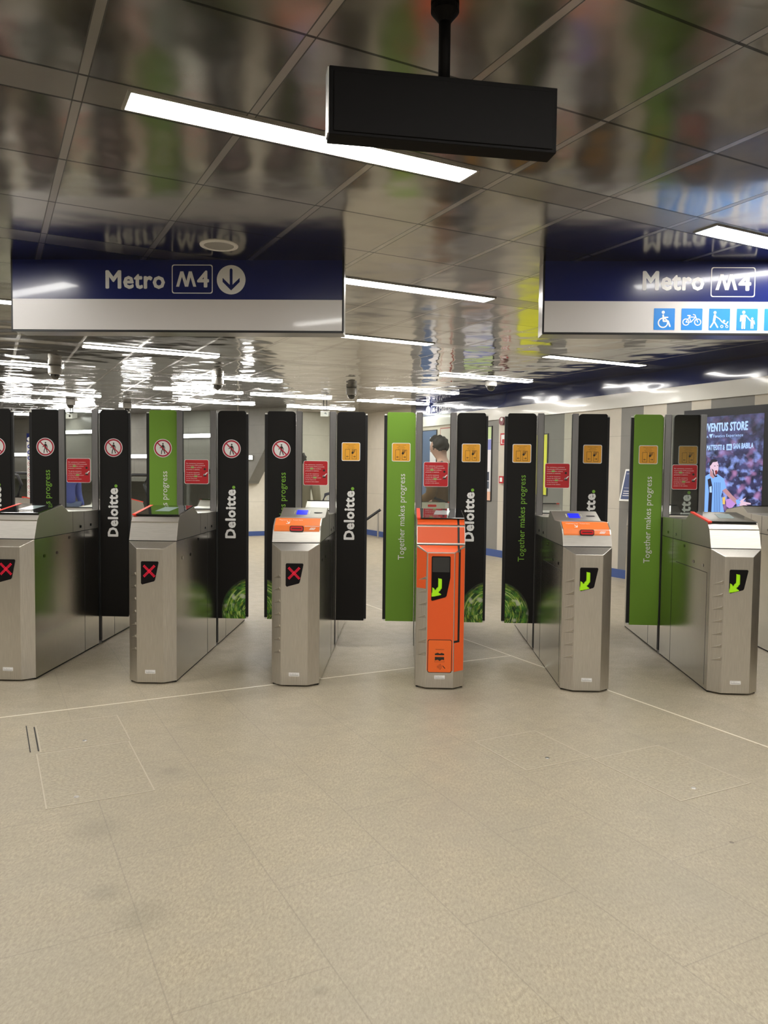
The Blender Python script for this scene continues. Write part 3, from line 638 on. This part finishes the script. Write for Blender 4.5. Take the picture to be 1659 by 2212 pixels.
    if orange and not rear:
        b = MB(); b.poly(FH, [(-fx+.004, .125), (fx-.003, .125), (fx-.003, zt-.004), (-fx+.004, zt-.004)], ORG, .0008)
        f_r = Frame((fx, 0, 0), Vector((HW-fx, .06, 0)), ZV); Lc = math.hypot(HW-fx, .06)
        b.poly(f_r, [(.004, .118), (Lc-.003, .118), (Lc-.003, .925), (.004, zt-.002)], ORG, .0008)
        b.poly(frc, [(.003, .66), (Lc-.012, .66), (Lc-.005, zt-.002), (.003, .925)], ORG, .0008)
        ftc = Frame((0, 0, zt), XV, (0, .06, .0445)); Lt = math.hypot(.06, .0445)
        b.poly(ftc, [(-fx-.002, .004), (fx+.002, .004), (HW-.012, Lt-.004), (-HW+.012, Lt-.004)], ORG, .0008)
        for (y0, z0), (y1, z1) in (((.063, .953), (.0985, 1.056)), ((.102, 1.069), (.137, 1.104))):
            f5 = Frame((0, y0, z0), XV, (0, y1-y0, z1-z0)); h = math.hypot(y1-y0, z1-z0); b.poly(f5, [(-HW+.004, 0), (HW-.004, 0), (HW-.004, h), (-HW+.004, h)], ORG, .0014); b.rect(f5, .108, 0, .122, h, DARKM, .002)
        b.rect(f_r, Lc*.36, .32, Lc*.56, .915, DARKM, .0016); b.rect(f_r, 0, .308, Lc*.56, .322, DARKM, .0016); b.rect(ftc, .108, .004, .122, Lt-.004, DARKM, .0016)
        b.build('orange_wrap', t)
        b = MB(); b.poly(FH, rr(-.080, .112, .078, .330, .012), DARKM, .0018); b.poly(FH, rr(-.076, .116, .074, .326, .010), ORG3, .0024)
        E = .003
        b.text(FH, 'TRANSPORT', -.03, .262, .058, .006, INK, E)
        b.poly(FH, [(-.032, .228), (.028, .228), (.028, .238), (.012, .243), (0, .238), (-.014, .244), (-.032, .238)], INK, E)
        b.poly(FH, [(-.032, .216), (.028, .216), (.028, .196), (.014, .199), (0, .190), (-.014, .198), (-.032, .193)], INK, E)
        b.outline(FH, rr(-.034, .182, .030, .190, .003, 2), .001, INK, E)
        for k in range(4):
            r = .008+.008*k; b.stroke(FH, [(-.022+r*math.cos(a), .152+r*math.sin(a)*.9) for a in (-.7, -.35, 0, .35, .7)], .0022, INK, E)
        b.stroke(FH, [(.02, .158), (.034, .142)], .005, INK, E); b.build('payment_card', t)
def gate(k, label, lid, ledk, L, R_, orange=False, rz=0, ry_lid='glass', rear_slot=False):
    X = -3.5731+.95*k
    t = thing('turnstile_gate', label, 'turnstile', (X, 0, 0), rz)
    half(t, lid, False, orange, ledk); half(t, ry_lid, True, False, None)
    # central column, posts, glass
    b = MB(); b.box((-HW+.004, 1.118, 0), (HW-.004, 1.182, 1.086), M_POST)
    for s in (-1, 1): b.box((s*HW-.003, 1.135, .03), (s*HW+.003, 1.178, 1.08), GAP)
    b.build('centre_column', t)
    for s in (-1, 1):
        b = MB(); x0, x1 = sorted((s*(HW-.047), s*(HW))); b.box((x0, 1.120, 1.086), (x1, 1.146, 1.886), M_POST); b.box((x0 if s < 0 else x0-.004, 1.1205, 1.09), (x0+.004 if s < 0 else x0, 1.128, 1.88), GAP) if False else None
        b.box((s*(HW-.047)-.003, 1.122, 1.09), (s*(HW-.047)+.003, 1.144, 1.88), GAP)
        b.build('post', t, .002)
        b = MB(); b.box((min(s*HW, s*(HW+.005)), 1.150, .25), (max(s*HW, s*(HW+.005)), 1.156, 1.87), mat('chrome_line', (.7, .7, .7), .12, 1)); b.build('hinge_line', t)
    b = MB(); b.box((-HW+.05, 1.128, 1.108), (HW-.05, 1.134, 1.882), PANE); g = b.build('glass_screen', t)
    redsticker().build('help_sticker', g)
    b = MB(); b.box((-HW+.05, 1.122, 1.088), (HW-.05, 1.142, 1.100), M_STEELH); b.box((-HW+.05, 1.121, 1.100), (HW-.05, 1.143, 1.108), GAP); b.build('sill', t)
    if rear_slot:
        b = MB(); b.box((-HW+.052, 1.72, 1.10), (HW-.052, 1.735, 1.158), mat('ivory_plastic', (.62, .58, .47), .4)); b.rrect(Frame((0, 1.718, 1.128), XV, ZV), -.045, -.010, .03, .010, .008, SLOT, .001); b.build('rear_slot_plate', t)
    if L: paddle(t, -1, *L)
    if R_: paddle(t, 1, *R_)
LG = ('no', 'logo'); LY = ('go', 'logo')
gate(0, 'turnstile cut off by the left edge, only its black Deloitte paddle showing', 'glass', 'x', None, LG)
gate(1, 'leftmost steel turnstile with its body in view and a red LED cross', 'glass', 'x', ('no', 'dark'), LG)
gate(2, 'turnstile with red LED cross and a green left paddle', 'glass', 'x', ('no', 'green'), ('no', 'logo', True))
gate(3, 'turnstile with red LED cross and an orange ticket label on its lid', 'ticket', 'x', ('no', 'dark', True), LY)
gate(4, 'orange wrapped turnstile with a payment card symbol', 'glass', 'a', ('go', 'green'), ('go', 'logo', True), orange=True, rear_slot=True)
gate(5, 'turnstile with green LED arrow and an orange ticket label on its lid', 'ticket', 'a', ('go', 'dark', True), LY)
gate(6, 'steel turnstile with green LED arrow and black glass reader, left paddle green', 'glass', 'a', ('go', 'green'), ('go', 'logo', False, -.247), rz=math.radians(-1.9))
gate(7, 'turnstile cut off by the right edge, only its side cabinet showing', 'glass', 'a', None, None)

# ------------------------------------------------------------ things on the right wall
FW = Frame(UV(UWALL-.0, 0, 0), -VD, ZV)       # a = -v
def V(v): return -v
def wallthing(name, label, cat, v, z): return thing(name, label, cat, UV(UWALL, v, z), 0)
def wp(t, b, name): # meshes built in world coordinates, parented without moving
    o = b.build(name); o.parent = t; o.matrix_parent_inverse = t.matrix_world.inverted() if False else Matrix.Translation(-Vector(t.location)); return o
t = wallthing('advertising_screen', 'lit portrait advertising screen with a shouting footballer, on the right wall', 'screen', 1.8, 1.4)
b = MB(); b.rect(FW, V(2.52), .55, V(1.02), 2.22, DARKM, .012, .012); o = wp(t, b, 'frame')
b = MB(); b.rect(FW, V(2.40), .70, V(1.40), 2.125, M_SCREEN, .014, .001); scr = wp(t, b, 'screen')
EM = lambda n, c, s=1.0: mat(n, (0, 0, 0), .3, emit=c, es=s)
SKY = EM('screen_sky', (.22, .45, 1), 1.1); SKW = EM('screen_white', (.42, .62, 1), 1.2); SKIN = EM('screen_skin', (.62, .32, .36), .9); SKD = EM('screen_dark', (.01, .01, .03), 1); SKL = EM('screen_light_skin', (.85, .60, .75), 1)
b = MB()
def sx(px): # photograph column -> wall coordinate on the screen
    return V(2.21-(px-1524)*(.81/129.))
def sz(py): return 2.12-(py-900)*.00557
b.text(FW, 'JUVENTUS STORE', sx(1519), sz(931), sx(1620)-sx(1519), .095, SKW, .016, .03)
b.text(FW, 'A', sx(1530), sz(945), .03, .030, SKW, .016); b.poly(FW, [(sx(1536), sz(937)), (sx(1546), sz(936)), (sx(1543), sz(940)), (sx(1541), sz(946))], SKW, .016)
b.text(FW, 'Fanatics Experience', sx(1546), sz(944), sx(1611)-sx(1546), .034, SKW, .016, .01)
b.text(FW, 'CORSO MATTEOTTI &', sx(1502), sz(971), sx(1572)-sx(1502), .058, SKW, .016, .02) if False else b.text(FW, 'O MATTEOTTI &', sx(1525), sz(971), sx(1572)-sx(1525), .060, SKW, .016, .02)
b.text(FW, 'SAN BABILA', sx(1591), sz(969), sx(1633)-sx(1591), .060, SKW, .016, .02)
b.rect(FW, sx(1576), sz(972), sx(1588), sz(959), SKW, .016); mletter(b, FW, sx(1577.5), sz(970), sx(1586.5), sz(962), EM('screen_navy', (.02, .04, .2)), .018)
wp(scr, b, 'screen_lettering').matrix_parent_inverse = Matrix()
b = MB(); P = lambda *a: [(sx(x), sz(y)) for x, y in a]
def pl(m, d, *a): b.poly(FW, P(*a)[::-1] if False else P(*a), m, d)
pl(SKY, .0162, (1523, 1060), (1522, 1036), (1527, 1029), (1541, 1021), (1549, 1031), (1558, 1022), (1573, 1032), (1579, 1052), (1570, 1058), (1568, 1070), (1577, 1108), (1528, 1108), (1527, 1080))
pl(SKIN, .0166, (1541, 1012), (1553, 1012), (1556, 1024), (1549, 1032), (1541, 1026))
pl(SKL, .0168, (1540, 1000), (1545, 994), (1556, 993), (1560, 1002), (1560, 1014), (1555, 1022), (1550, 1024), (1545, 1016), (1541, 1010))
pl(SKD, .0172, (1539, 1006), (1539, 998), (1544, 991), (1551, 990), (1557, 993), (1556, 996), (1547, 997), (1543, 1003)); pl(SKD, .0170, (1544, 1010), (1547, 1016), (1549, 1024), (1553, 1029), (1558, 1028), (1558, 1025), (1553, 1026), (1550, 1019), (1549, 1014))
pl(EM('screen_mouth', (.25, .02, .02)), .0175, (1552, 1015), (1557, 1014), (1558, 1021), (1554, 1024)); pl(SKD, .0174, (1549, 1005), (1553, 1004), (1553, 1006)); pl(SKD, .0174, (1556, 1004), (1559, 1003), (1559, 1005))
pl(SKD, .0170, (1536, 1034), (1543, 1031), (1548, 1050), (1547, 1108), (1539, 1108), (1540, 1060)); pl(SKW, .0176, (1541, 1050), (1546, 1048), (1547, 1062), (1542, 1062))
for x in (1552, 1556, 1560, 1564): pl(SKD, .0170, (x, 1040), (x+.9, 1040), (x+2.2, 1104), (x+1.2, 1104))
pl(SKIN, .0166, (1570, 1057), (1578, 1052), (1592, 1066), (1606, 1078), (1602, 1085), (1588, 1074)); pl(SKY, .0172, (1600, 1076), (1607, 1074), (1611, 1082), (1603, 1086))
pl(SKL, .0170, (1607, 1080), (1614, 1074), (1622, 1070), (1616, 1078), (1632, 1081), (1632, 1084), (1622, 1084), (1631, 1091), (1628, 1092), (1618, 1087), (1619, 1094), (1616, 1094), (1610, 1088))
pl(EM('screen_yellow', (.9, .6, .15)), .0162, (1571, 1072), (1577, 1070), (1577, 1086), (1572, 1086)); pl(EM('screen_pink', (.6, .3, .75)), .0161, (1578, 1076), (1592, 1072), (1600, 1084), (1590, 1096), (1580, 1090))
wp(scr, b, 'footballer_picture').matrix_parent_inverse = Matrix()
# posters
def poster(name, label, v0, v1, z0, z1, frame, bands, th=.015):
    t = wallthing(name, label, 'poster', (v0+v1)/2, (z0+z1)/2); b = MB(); b.rect(FW, V(v1), z0, V(v0), z1, frame, th, th); wp(t, b, 'frame')
    b = MB(); m = .016
    for f0, f1, g0, g1, mm in bands:
        W = v1-v0-2*m; H = z1-z0-2*m; b.rect(FW, V(v1)+m+W*f0, z0+m+H*g0, V(v1)+m+W*f1, z0+m+H*g1, mm, th+.002+.0004*len(b.v)/4)
    wp(t, b, 'sheet')
Pc = lambda n, c: mat(n, c, .35)
poster('wall_poster', 'tall wall poster of map and notices in a black frame, beside a black paddle', 6.62, 7.55, .94, 2.24, DARKM,
       [(0, 1, 0, 1, Pc('paper', (.72, .70, .72))), (0, 1, .84, 1, Pc('lime_paper', (.50, .62, .30))), (0, 1, .69, .83, Pc('lilac_paper', (.22, .24, .55))), (.05, .95, .27, .39, Pc('ink_paper', (.03, .04, .07))), (.05, .95, .16, .26, Pc('slate_paper', (.07, .09, .12))), (0, 1, 0, .12, Pc('peach_paper', (.75, .45, .32))), (.6, .8, .42, .52, Pc('mid_paper', (.35, .33, .36)))])
poster('wall_poster', 'yellow wall poster in black frame, beside the black paddle with green slogan', 5.13, 5.95, 1.08, 2.05, DARKM, [(0, 1, 0, 1, mat('yellow_paper', (.80, .82, .05), .4))])
poster('wall_poster', 'dark blue poster on the wall behind the head of the walking man', 8.45, 9.05, .95, 2.26, DARKM, [(0, 1, 0, 1, Pc('blue_paper', (.09, .14, .25))), (.6, 1, 0, .9, Pc('paper', (.7, .7, .7)))])
poster('wall_poster', 'narrow red framed notice beside the dark blue poster', 7.95, 8.32, 1.0, 2.28, mat('red_frame', (.35, .05, .04), .4), [(0, 1, 0, 1, Pc('cream_paper', (.6, .56, .5)))])
# fire alarm fittings
t = wallthing('alarm_siren', 'dark red round alarm siren high on the right wall', 'alarm', 6.28, 2.30); b = MB()
b.disc(FW, V(6.28), 2.30, .07, mat('maroon', (.16, .02, .03), .3), .07, .07); b.disc(FW, V(6.27), 2.325, .03, WPL, .075, .01); wp(t, b, 'body')
t = wallthing('fire_sign', 'white square sign with red border on the right wall', 'sign', 6.27, 2.0); b = MB(); b.rect(FW, V(6.38), 1.90, V(6.18), 2.10, REDS, .01, .01); wp(t, b, 'plate')
b = MB(); b.rect(FW, V(6.355), 1.925, V(6.205), 2.075, WHT, .012); b.rrect(FW, V(6.33), 1.93, V(6.25), 2.0, .02, REDS, .013); wp(t, b, 'symbol')
t = wallthing('call_point', 'small red and white fire call point on the right wall', 'alarm button', 6.30, 1.32); b = MB(); b.rect(FW, V(6.36), 1.26, V(6.24), 1.38, REDS, .04, .04); wp(t, b, 'box'); b = MB(); b.rect(FW, V(6.335), 1.285, V(6.265), 1.355, WHT, .042); wp(t, b, 'button')
# writing on the navy band
t = wallthing('band_sign', 'white arrow, M4 logo and Metro lettering on the navy wall band', 'sign', 8.45, 2.64)
b = MB(); a = V(8.86); D = .033
b.disc(FW, a+.10, 2.645, .085, WHT, D, .002, n=24); b.stroke(FW, [(a+.13, 2.69), (a+.07, 2.60)], .014, NAVY, D+.001); b.stroke(FW, [(a+.06, 2.65), (a+.07, 2.60), (a+.12, 2.61)], .014, NAVY, D+.001); wp(t, b, 'arrow_symbol')
b = MB(); b.outline(FW, rr(a+.22, 2.565, a+.46, 2.725, .02), .008, LETTER, D); mletter(b, FW, a+.25, 2.60, a+.37, 2.69, LETTER, D); b.text(FW, '4', a+.38, 2.60, .05, .09, LETTER, D, .02); b.text(FW, 'Metro', a+.52, 2.595, .40, .11, LETTER, D, .012); wp(t, b, 'lettering')
# information lectern
c = UV(UWALL-.10, 3.12, 0); t = thing('information_board', 'tilted navy map board with white frame behind the green right paddle', 'board', c, 0)
b = MB(); R1 = -VD; U1 = (ZV*.97+UD*.24).normalized(); fb = Frame(Vector((0, 0, 1.28)), R1, U1)
b.rect(fb, -.32, -.22, .32, .22, WPL, .012, .03); b.build('frame', t, .004)
b = MB(); b.rect(fb, -.295, -.195, .295, .195, mat('map_navy', (.025, .045, .13), .35), .0135, .001)
for k in range(3): b.rect(fb, -.27, -.09-.03*k, -.14, -.08-.03*k, LETTER, .0145)
b.stroke(fb, [(-.20, .07), (-.16, .10), (-.17, .05), (.0, .02), (.12, .08), (.2, .05)], .008, LETTER, .0145); b.stroke(fb, [(-.27, -.04), (.27, -.04)], .003, LETTER, .0145); b.text(fb, 'Linea M4', -.27, .15, .12, .018, LETTER, .0145); b.build('map', t)
b = MB(); b.tube([(-.03, .03, 0), (-.03, .03, 1.15)], .02, ALU); b.lathe((-.03, .03, 0), [(0, .012), (.06, .012), (.07, 0)], ALU); b.build('stand', t)

# ------------------------------------------------------------ far side of the hall
t = thing('handrail', 'dark sloping handrail against the far cream wall', 'handrail', UV(5.0, 10.6, 0)); b = MB()
p0, p1 = Vector((-.55, 0, .08)), Vector((.2, 0, .62)); b.tube([p0, p1], .03, DARKM); b.build('rail', t); 
for a, c in ((-.5, .12), (.15, .58)): b = MB(); b.tube([(a, 0, 0), (a, 0, c)], .02, ALU); b.build('support', t)
# rules totem
t = thing('rules_totem', 'tall narrow white rules panel with blue header and round pictograms', 'sign', (-4.05, 3.2, 0)); s = 8.165/1665
fr = Frame((0, 0, 0), XV, ZV); b = MB(); b.rect(fr, -.028, .3, .028, 1.79, WPL, 0, .02); b.build('panel', t)
b = MB(); b.rect(fr, -.028, 1.70, .028, 1.79, BLUE, .001); b.disc(fr, 0, 1.728, .022, WHT, .002); b.build('header', t)
for k in range(9):
    b = MB(); z = 1.65-.062*k; b.disc(fr, 0, z, .021, mat('totem_blue', (.03, .05, .3), .4) if k < 3 else REDR, .001, n=16); b.disc(fr, 0, z, .017, MATS['totem_blue'] if k < 3 else WHT, .0015, n=16)
    if k < 3: b.stroke(fr, [(-.008, z), (.008, z)], .006, WHT, .002); b.stroke(fr, [(0, z+.008), (0, z-.006)], .006, WHT, .002)
    else: b.stroke(fr, [(-.01, z+.01), (.01, z-.01)], .003, REDR, .002); b.disc(fr, 0, z, .005, INK, .0018, n=8)
    b.build('pictogram', t)
b = MB(); b.box((-.06, -.04, 0), (.06, .06, .02), ALU); b.box((-.02, .0, .02), (.02, .02, .32), ALU); b.build('foot', t)
t = thing('amber_beacon', 'small amber beacon beside the top of the rules panel', 'beacon', (-3.965, 3.32, 0)); b = MB(); b.tube([(0, 0, 0), (0, 0, 1.70)], .008, ALU, 8); b.build('pole', t); b = MB(); b.tube([(0, 0, 1.70), (0, 0, 1.765)], .02, YEL, 12); b.build('lamp', t)
# escalators
def escalator(x, y, L, rise, flip, label):
    t = thing('escalator', label, 'escalator', (x, y, 0)); hr = 1.34
    for s, yy in ((0, 0), (1, 1.1)):
        path = [(0, hr-.42), (-.16*flip, hr-.34), (-.22*flip, hr-.16), (-.16*flip, hr-.03), (0, hr), (.5*flip, hr), (L*flip, hr+rise)]
        b = MB(); b.tube([(a, yy, c) for a, c in path], .024, DARKM, 8); b.build('handrail', t, smooth=True)
        b = MB(); f = Frame((0, yy, 0), XV, ZV); pts = [(0, .25), (.5*flip, .25), (L*flip, .25+rise), (L*flip, hr+rise-.03), (.5*flip, hr-.03), (0, hr-.03), (-.14*flip, hr-.06), (-.19*flip, hr-.17), (-.14*flip, hr-.33), (0, hr-.39)]
        b.poly(f, pts if flip > 0 else pts[::-1], PANE, 0, .012); b.build('balustrade', t)
        b = MB(); pts = [(-.05*flip, 0), (L*flip, 0), (L*flip, .3+rise), (.5*flip, .3), (-.05*flip, .3)]; b.poly(f, pts if flip > 0 else pts[::-1], M_POST, .02, .06); b.build('skirt', t)
    b = MB(); n = int(L/.4)
    for k in range(n):
        z = max(0, (k*.4-.5)*rise/(L-.5)); x0, x1 = sorted((k*.4*flip, (k+1)*.4*flip)); b.box((x0, .08, 0), (x1, 1.02, z+.05), GPL)
    b.build('steps', t)
escalator(-4.0, 6.2, 1.25, .10, 1, 'escalator with curved black handrail left of the green paddle')
escalator(-5.98, 6.4, 2.4, .0, -1, 'escalator with rounded metal end at the far left edge')
# ------------------------------------------------------------ people
def skinned(verts, edges, radii, m, name, parent, sub=2):
    me = bpy.data.meshes.new(name); me.from_pydata(verts, edges, []); me.update(); o = bpy.data.objects.new(name, me); COL.objects.link(o)
    sk = o.modifiers.new('s', 'SKIN'); sk.use_smooth_shade = True
    for i, r in enumerate(radii):
        r = r if isinstance(r, tuple) else (r, r); d = me.skin_vertices[0].data[i]; d.radius = r; d.use_root = (i == 0)
    ss = o.modifiers.new('u', 'SUBSURF'); ss.levels = ss.render_levels = sub
    dg = bpy.context.evaluated_depsgraph_get(); nm = bpy.data.meshes.new_from_object(o.evaluated_get(dg)); bpy.data.objects.remove(o)
    nm.materials.clear(); nm.materials.append(m)
    for p in nm.polygons: p.use_smooth = True
    nm.name = name; q = bpy.data.objects.new(name, nm); COL.objects.link(q); q.parent = parent; return q
def person(label, loc, rz, H, skin, hairc, top, trous, shoe, head_tilt=.0, stride=.15, larm=None, rarm=None):
    """faces local -y"""
    t = thing('person', label, 'person', loc, rz); k = H/1.8
    SK = mat('skin_%d' % int(skin[0]*100), skin, .5); V3 = lambda *p: tuple(c*k for c in p)
    larm = larm or [(.20, 0, 1.44), (.25, .03, 1.16), (.24, -.10, .93)]; rarm = rarm or [(-.20, 0, 1.44), (-.25, .03, 1.16), (-.24, -.10, .93)]
    hy = -.10*head_tilt*4
    vs = [(0, 0, .95), (0, .01, 1.12), (0, .02, 1.33), (0, .01, 1.46), (0, -.01+hy*.2, 1.54), (0, -.02+hy*.6, 1.63), (0, -.02+hy, 1.72), (0, -.02+hy, 1.775),
          larm[0], larm[1], larm[2], rarm[0], rarm[1], rarm[2],
          (.09, 0, .90), (.10, -stride, .50), (.10, -stride*.8, .08), (.10, -stride*.8-.14, .03), (-.09, 0, .90), (-.10, stride*.6, .50), (-.10, stride*1.5, .10), (-.10, stride*1.5-.14, .04),
          (0, -.125+hy, 1.66), (.078, hy-.01, 1.67), (-.078, hy-.01, 1.67)]
    ed = [(0, 1), (1, 2), (2, 3), (3, 4), (4, 5), (5, 6), (6, 7), (3, 8), (8, 9), (9, 10), (3, 11), (11, 12), (12, 13), (0, 14), (14, 15), (15, 16), (16, 17), (0, 18), (18, 19), (19, 20), (20, 21), (5, 22), (5, 23), (5, 24)]
    ra = [(.14, .10), (.13, .095), (.15, .10), (.11, .08), .044, .070, .085, .05, .05, .04, .028, .05, .04, .028, .08, .055, .04, .035, .08, .055, .04, .035, .014, .014, .014]
    for a in (larm, rarm):
        w = Vector(a[2]); d = (w-Vector(a[1])).normalized(); sd = d.cross(Vector((0, 0, 1)) if abs(d.z) < .9 else Vector((0, 1, 0))).normalized(); base = 10 if a is larm else 13
        i0 = len(vs); vs.append(tuple(w+d*.07)); ra.append((.030, .018)); ed.append((base, i0))
        for f in range(4):
            p1 = w+d*(.115)+sd*(.024*(f-1.5)*.8); ln = (.034, .042, .038, .028)[f]; vs.append(tuple(p1)); ra.append(.0085); ed.append((i0, len(vs)-1)); vs.append(tuple(p1+d*ln+Vector((0, -.012, 0)))); ra.append(.0075); ed.append((len(vs)-2, len(vs)-1))
        vs.append(tuple(w+d*.05+sd*.045)); ra.append(.010); ed.append((i0, len(vs)-1)); vs.append(tuple(w+d*.085+sd*.06)); ra.append(.008); ed.append((len(vs)-2, len(vs)-1))
    skinned([V3(*v) for v in vs], ed, [tuple(c*k for c in r) if isinstance(r, tuple) else r*k for r in ra], SK, 'body', t)
    # clothes
    jv = [(0, 0, .93), (0, .015, 1.10), (0, .03, 1.32), (0, .02, 1.46)]+list(larm)+list(rarm)+[(0, .015+hy*.15, 1.535)]; je = [(0, 1), (1, 2), (2, 3), (3, 4), (4, 5), (5, 6), (3, 7), (7, 8), (8, 9), (3, 10)]
    jr = [(.175, .125), (.165, .125), (.18, .135), (.14, .11), .078, .062, .045, .078, .062, .045, (.066, .066)]
    skinned([V3(*v) for v in jv], je, [tuple(c*k for c in r) if isinstance(r, tuple) else r*k for r in jr], top, 'jacket', t)
    tv = [(0, 0, .93), vs[14], vs[15], (vs[16][0], vs[16][1], .12), vs[18], vs[19], (vs[20][0], vs[20][1], .14)]; te = [(0, 1), (1, 2), (2, 3), (0, 4), (4, 5), (5, 6)]
    skinned([V3(*v) for v in tv], te, [q*k for q in (.15, .105, .078, .062, .105, .078, .062)], trous, 'trousers', t)
    for i in (16, 20):
        a = Vector(vs[i]); skinned([V3(a.x, a.y+.04, .05), V3(a.x, a.y-.06, .045), V3(a.x, a.y-.16, .035)], [(0, 1), (1, 2)], [.05*k, .045*k, .035*k], shoe, 'shoe', t, 1)
    # eyes, mouth
    b = MB(); c = Vector((0, -.02+hy, 1.68))*k
    for s in (-1, 1): b.lathe(c+Vector((s*.03, -.076, 0))*k, [(0, .008*k), (.008*k, 0), (0, -.008*k)], INK, 8)
    b.box(tuple(c+Vector((-.02, -.088, -.052))*k), tuple(c+Vector((.02, -.07, -.046))*k), mat('lip', (.4, .12, .1), .5)); b.build('face_features', t)
    # hair: lobed cap
    bm = bmesh.new(); bmesh.ops.create_icosphere(bm, subdivisions=4, radius=1)
    kill = [v for v in bm.verts if (v.co.y < -.30 and v.co.z < .30) or v.co.z < -.60]
    bmesh.ops.delete(bm, geom=kill, context='VERTS'); rnd = random.Random(3)
    for v in bm.verts:
        n = 1+.06*math.sin(v.co.x*9+v.co.z*7)+.05*math.sin(v.co.y*11+v.co.x*5)+(.12 if v.co.y < -.3 else 0)
        v.co = Vector((v.co.x*.088*n, v.co.y*.106*n, v.co.z*.105*n))*k+Vector((0, .002+hy, 1.700))*k
    me = bpy.data.meshes.new('hair'); bm.to_mesh(me); bm.free(); me.materials.append(hairc); o = bpy.data.objects.new('hair', me); COL.objects.link(o); o.parent = t
    for p in me.polygons: p.use_smooth = True
    sf = o.modifiers.new('so', 'SOLIDIFY'); sf.thickness = .012
    return t
HAIR = mat('hair_dark', (.018, .014, .012), .6); OLIVE = mat('olive_jacket', (.16, .085, .03), .8); CHAR = mat('charcoal_cloth', (.05, .05, .055), .8); KHAKI = mat('khaki_cloth', (.36, .31, .21), .8)
person('man with dark hair in a brown jacket and backpack looking down, behind the orange gate', (.40, 3.5, 0), math.radians(-128), 1.82, (.55, .33, .25), HAIR, OLIVE, CHAR, mat('shoe_dark', (.03, .03, .03), .5), .16, .16,
       [(.20, 0, 1.44), (.24, .02, 1.17), (.13, -.20, 1.10)], [(-.20, 0, 1.44), (-.24, .02, 1.17), (-.13, -.20, 1.10)])
def backpack(loc, rz, m, label, k=1):
    t = thing('backpack', label, 'backpack', loc, rz); b = MB()
    b.prism([(.15, 0), (.27, .02), (.30, .12), (.28, .34), (.22, .45), (.15, .46)], -.15, .15, m); b.build('bag', t, .035)
    b = MB(); b.prism([(.29, .04), (.33, .06), (.33, .19), (.29, .21)], -.11, .11, m); b.build('pocket', t, .012)
    for s in (-1, 1):
        b = MB(); b.tube([(s*.10, .13, .42), (s*.12, .06, .49), (s*.12, -.09, .40), (s*.13, -.13, .22), (s*.15, .0, .10), (s*.14, .12, .06)], .018, CHAR, 8); b.build('strap', t, smooth=True)
backpack((.40, 3.5, 1.04), math.radians(-128), mat('grey_pack', (.07, .075, .075), .8), 'dark grey backpack worn by the man behind the orange gate')
person('person in khaki jacket with dark hair, half hidden behind the third gate screen', (-1.41, 5.2, 0), math.radians(175), 1.66, (.50, .32, .25), HAIR, KHAKI, mat('stone_cloth', (.40, .37, .30), .8), MATS['shoe_dark'], 0, .1)
backpack((-1.52, 5.2, .93), math.radians(175), mat('green_pack', (.02, .06, .045), .8), 'dark green backpack on the person in khaki')
person('person in a blue jacket far behind the leftmost glass screen', (-5.42, 7.2, 0), math.radians(60), 1.58, (.45, .30, .24), HAIR, mat('blue_jacket', (.05, .07, .28), .7), mat('denim', (.07, .09, .16), .8), MATS['shoe_dark'], 0, .15)
person('person in brown top by the escalator, half hidden by the green left paddle', (-3.27, 5.25, 0), math.radians(100), 1.5, (.60, .34, .27), HAIR, mat('brown_top', (.10, .06, .04), .8), mat('rose_cloth', (.45, .24, .20), .8), MATS['shoe_dark'], 0, .12)
# navy and white suitcase with arched handle
t = thing('suitcase', 'navy and white suitcase with an arched handle beside the person in khaki', 'suitcase', (-1.0, 5.05, 0)); b = MB()
b.prism(rr(-.13, .04, .13, .72, .05), -.10, .10, mat('navy_shell', (.02, .03, .09), .3, coat=.5), 'y'); b.build('shell', t, .02)
b = MB(); b.tube([(-.10, 0, .70), (-.10, 0, 1.02), (-.06, 0, 1.12), (.03, 0, 1.15), (.10, 0, 1.08), (.115, 0, .95), (.115, 0, .70)], .022, MATS['navy_shell'], 10); b.build('handle', t, smooth=True)
b = MB(); b.box((-.04, -.01, .70), (-.01, .01, 1.10), mat('white_strap', (.7, .7, .72), .4)); b.box((.02, -.02, .70), (.06, .0, 1.08), MATS['navy_shell']); b.build('strap', t)
b = MB()
for s in (-1, 1): b.tube([(s*.09, -.05, .03), (s*.09, .05, .03)], .03, DARKM, 12)
b.build('wheels', t)
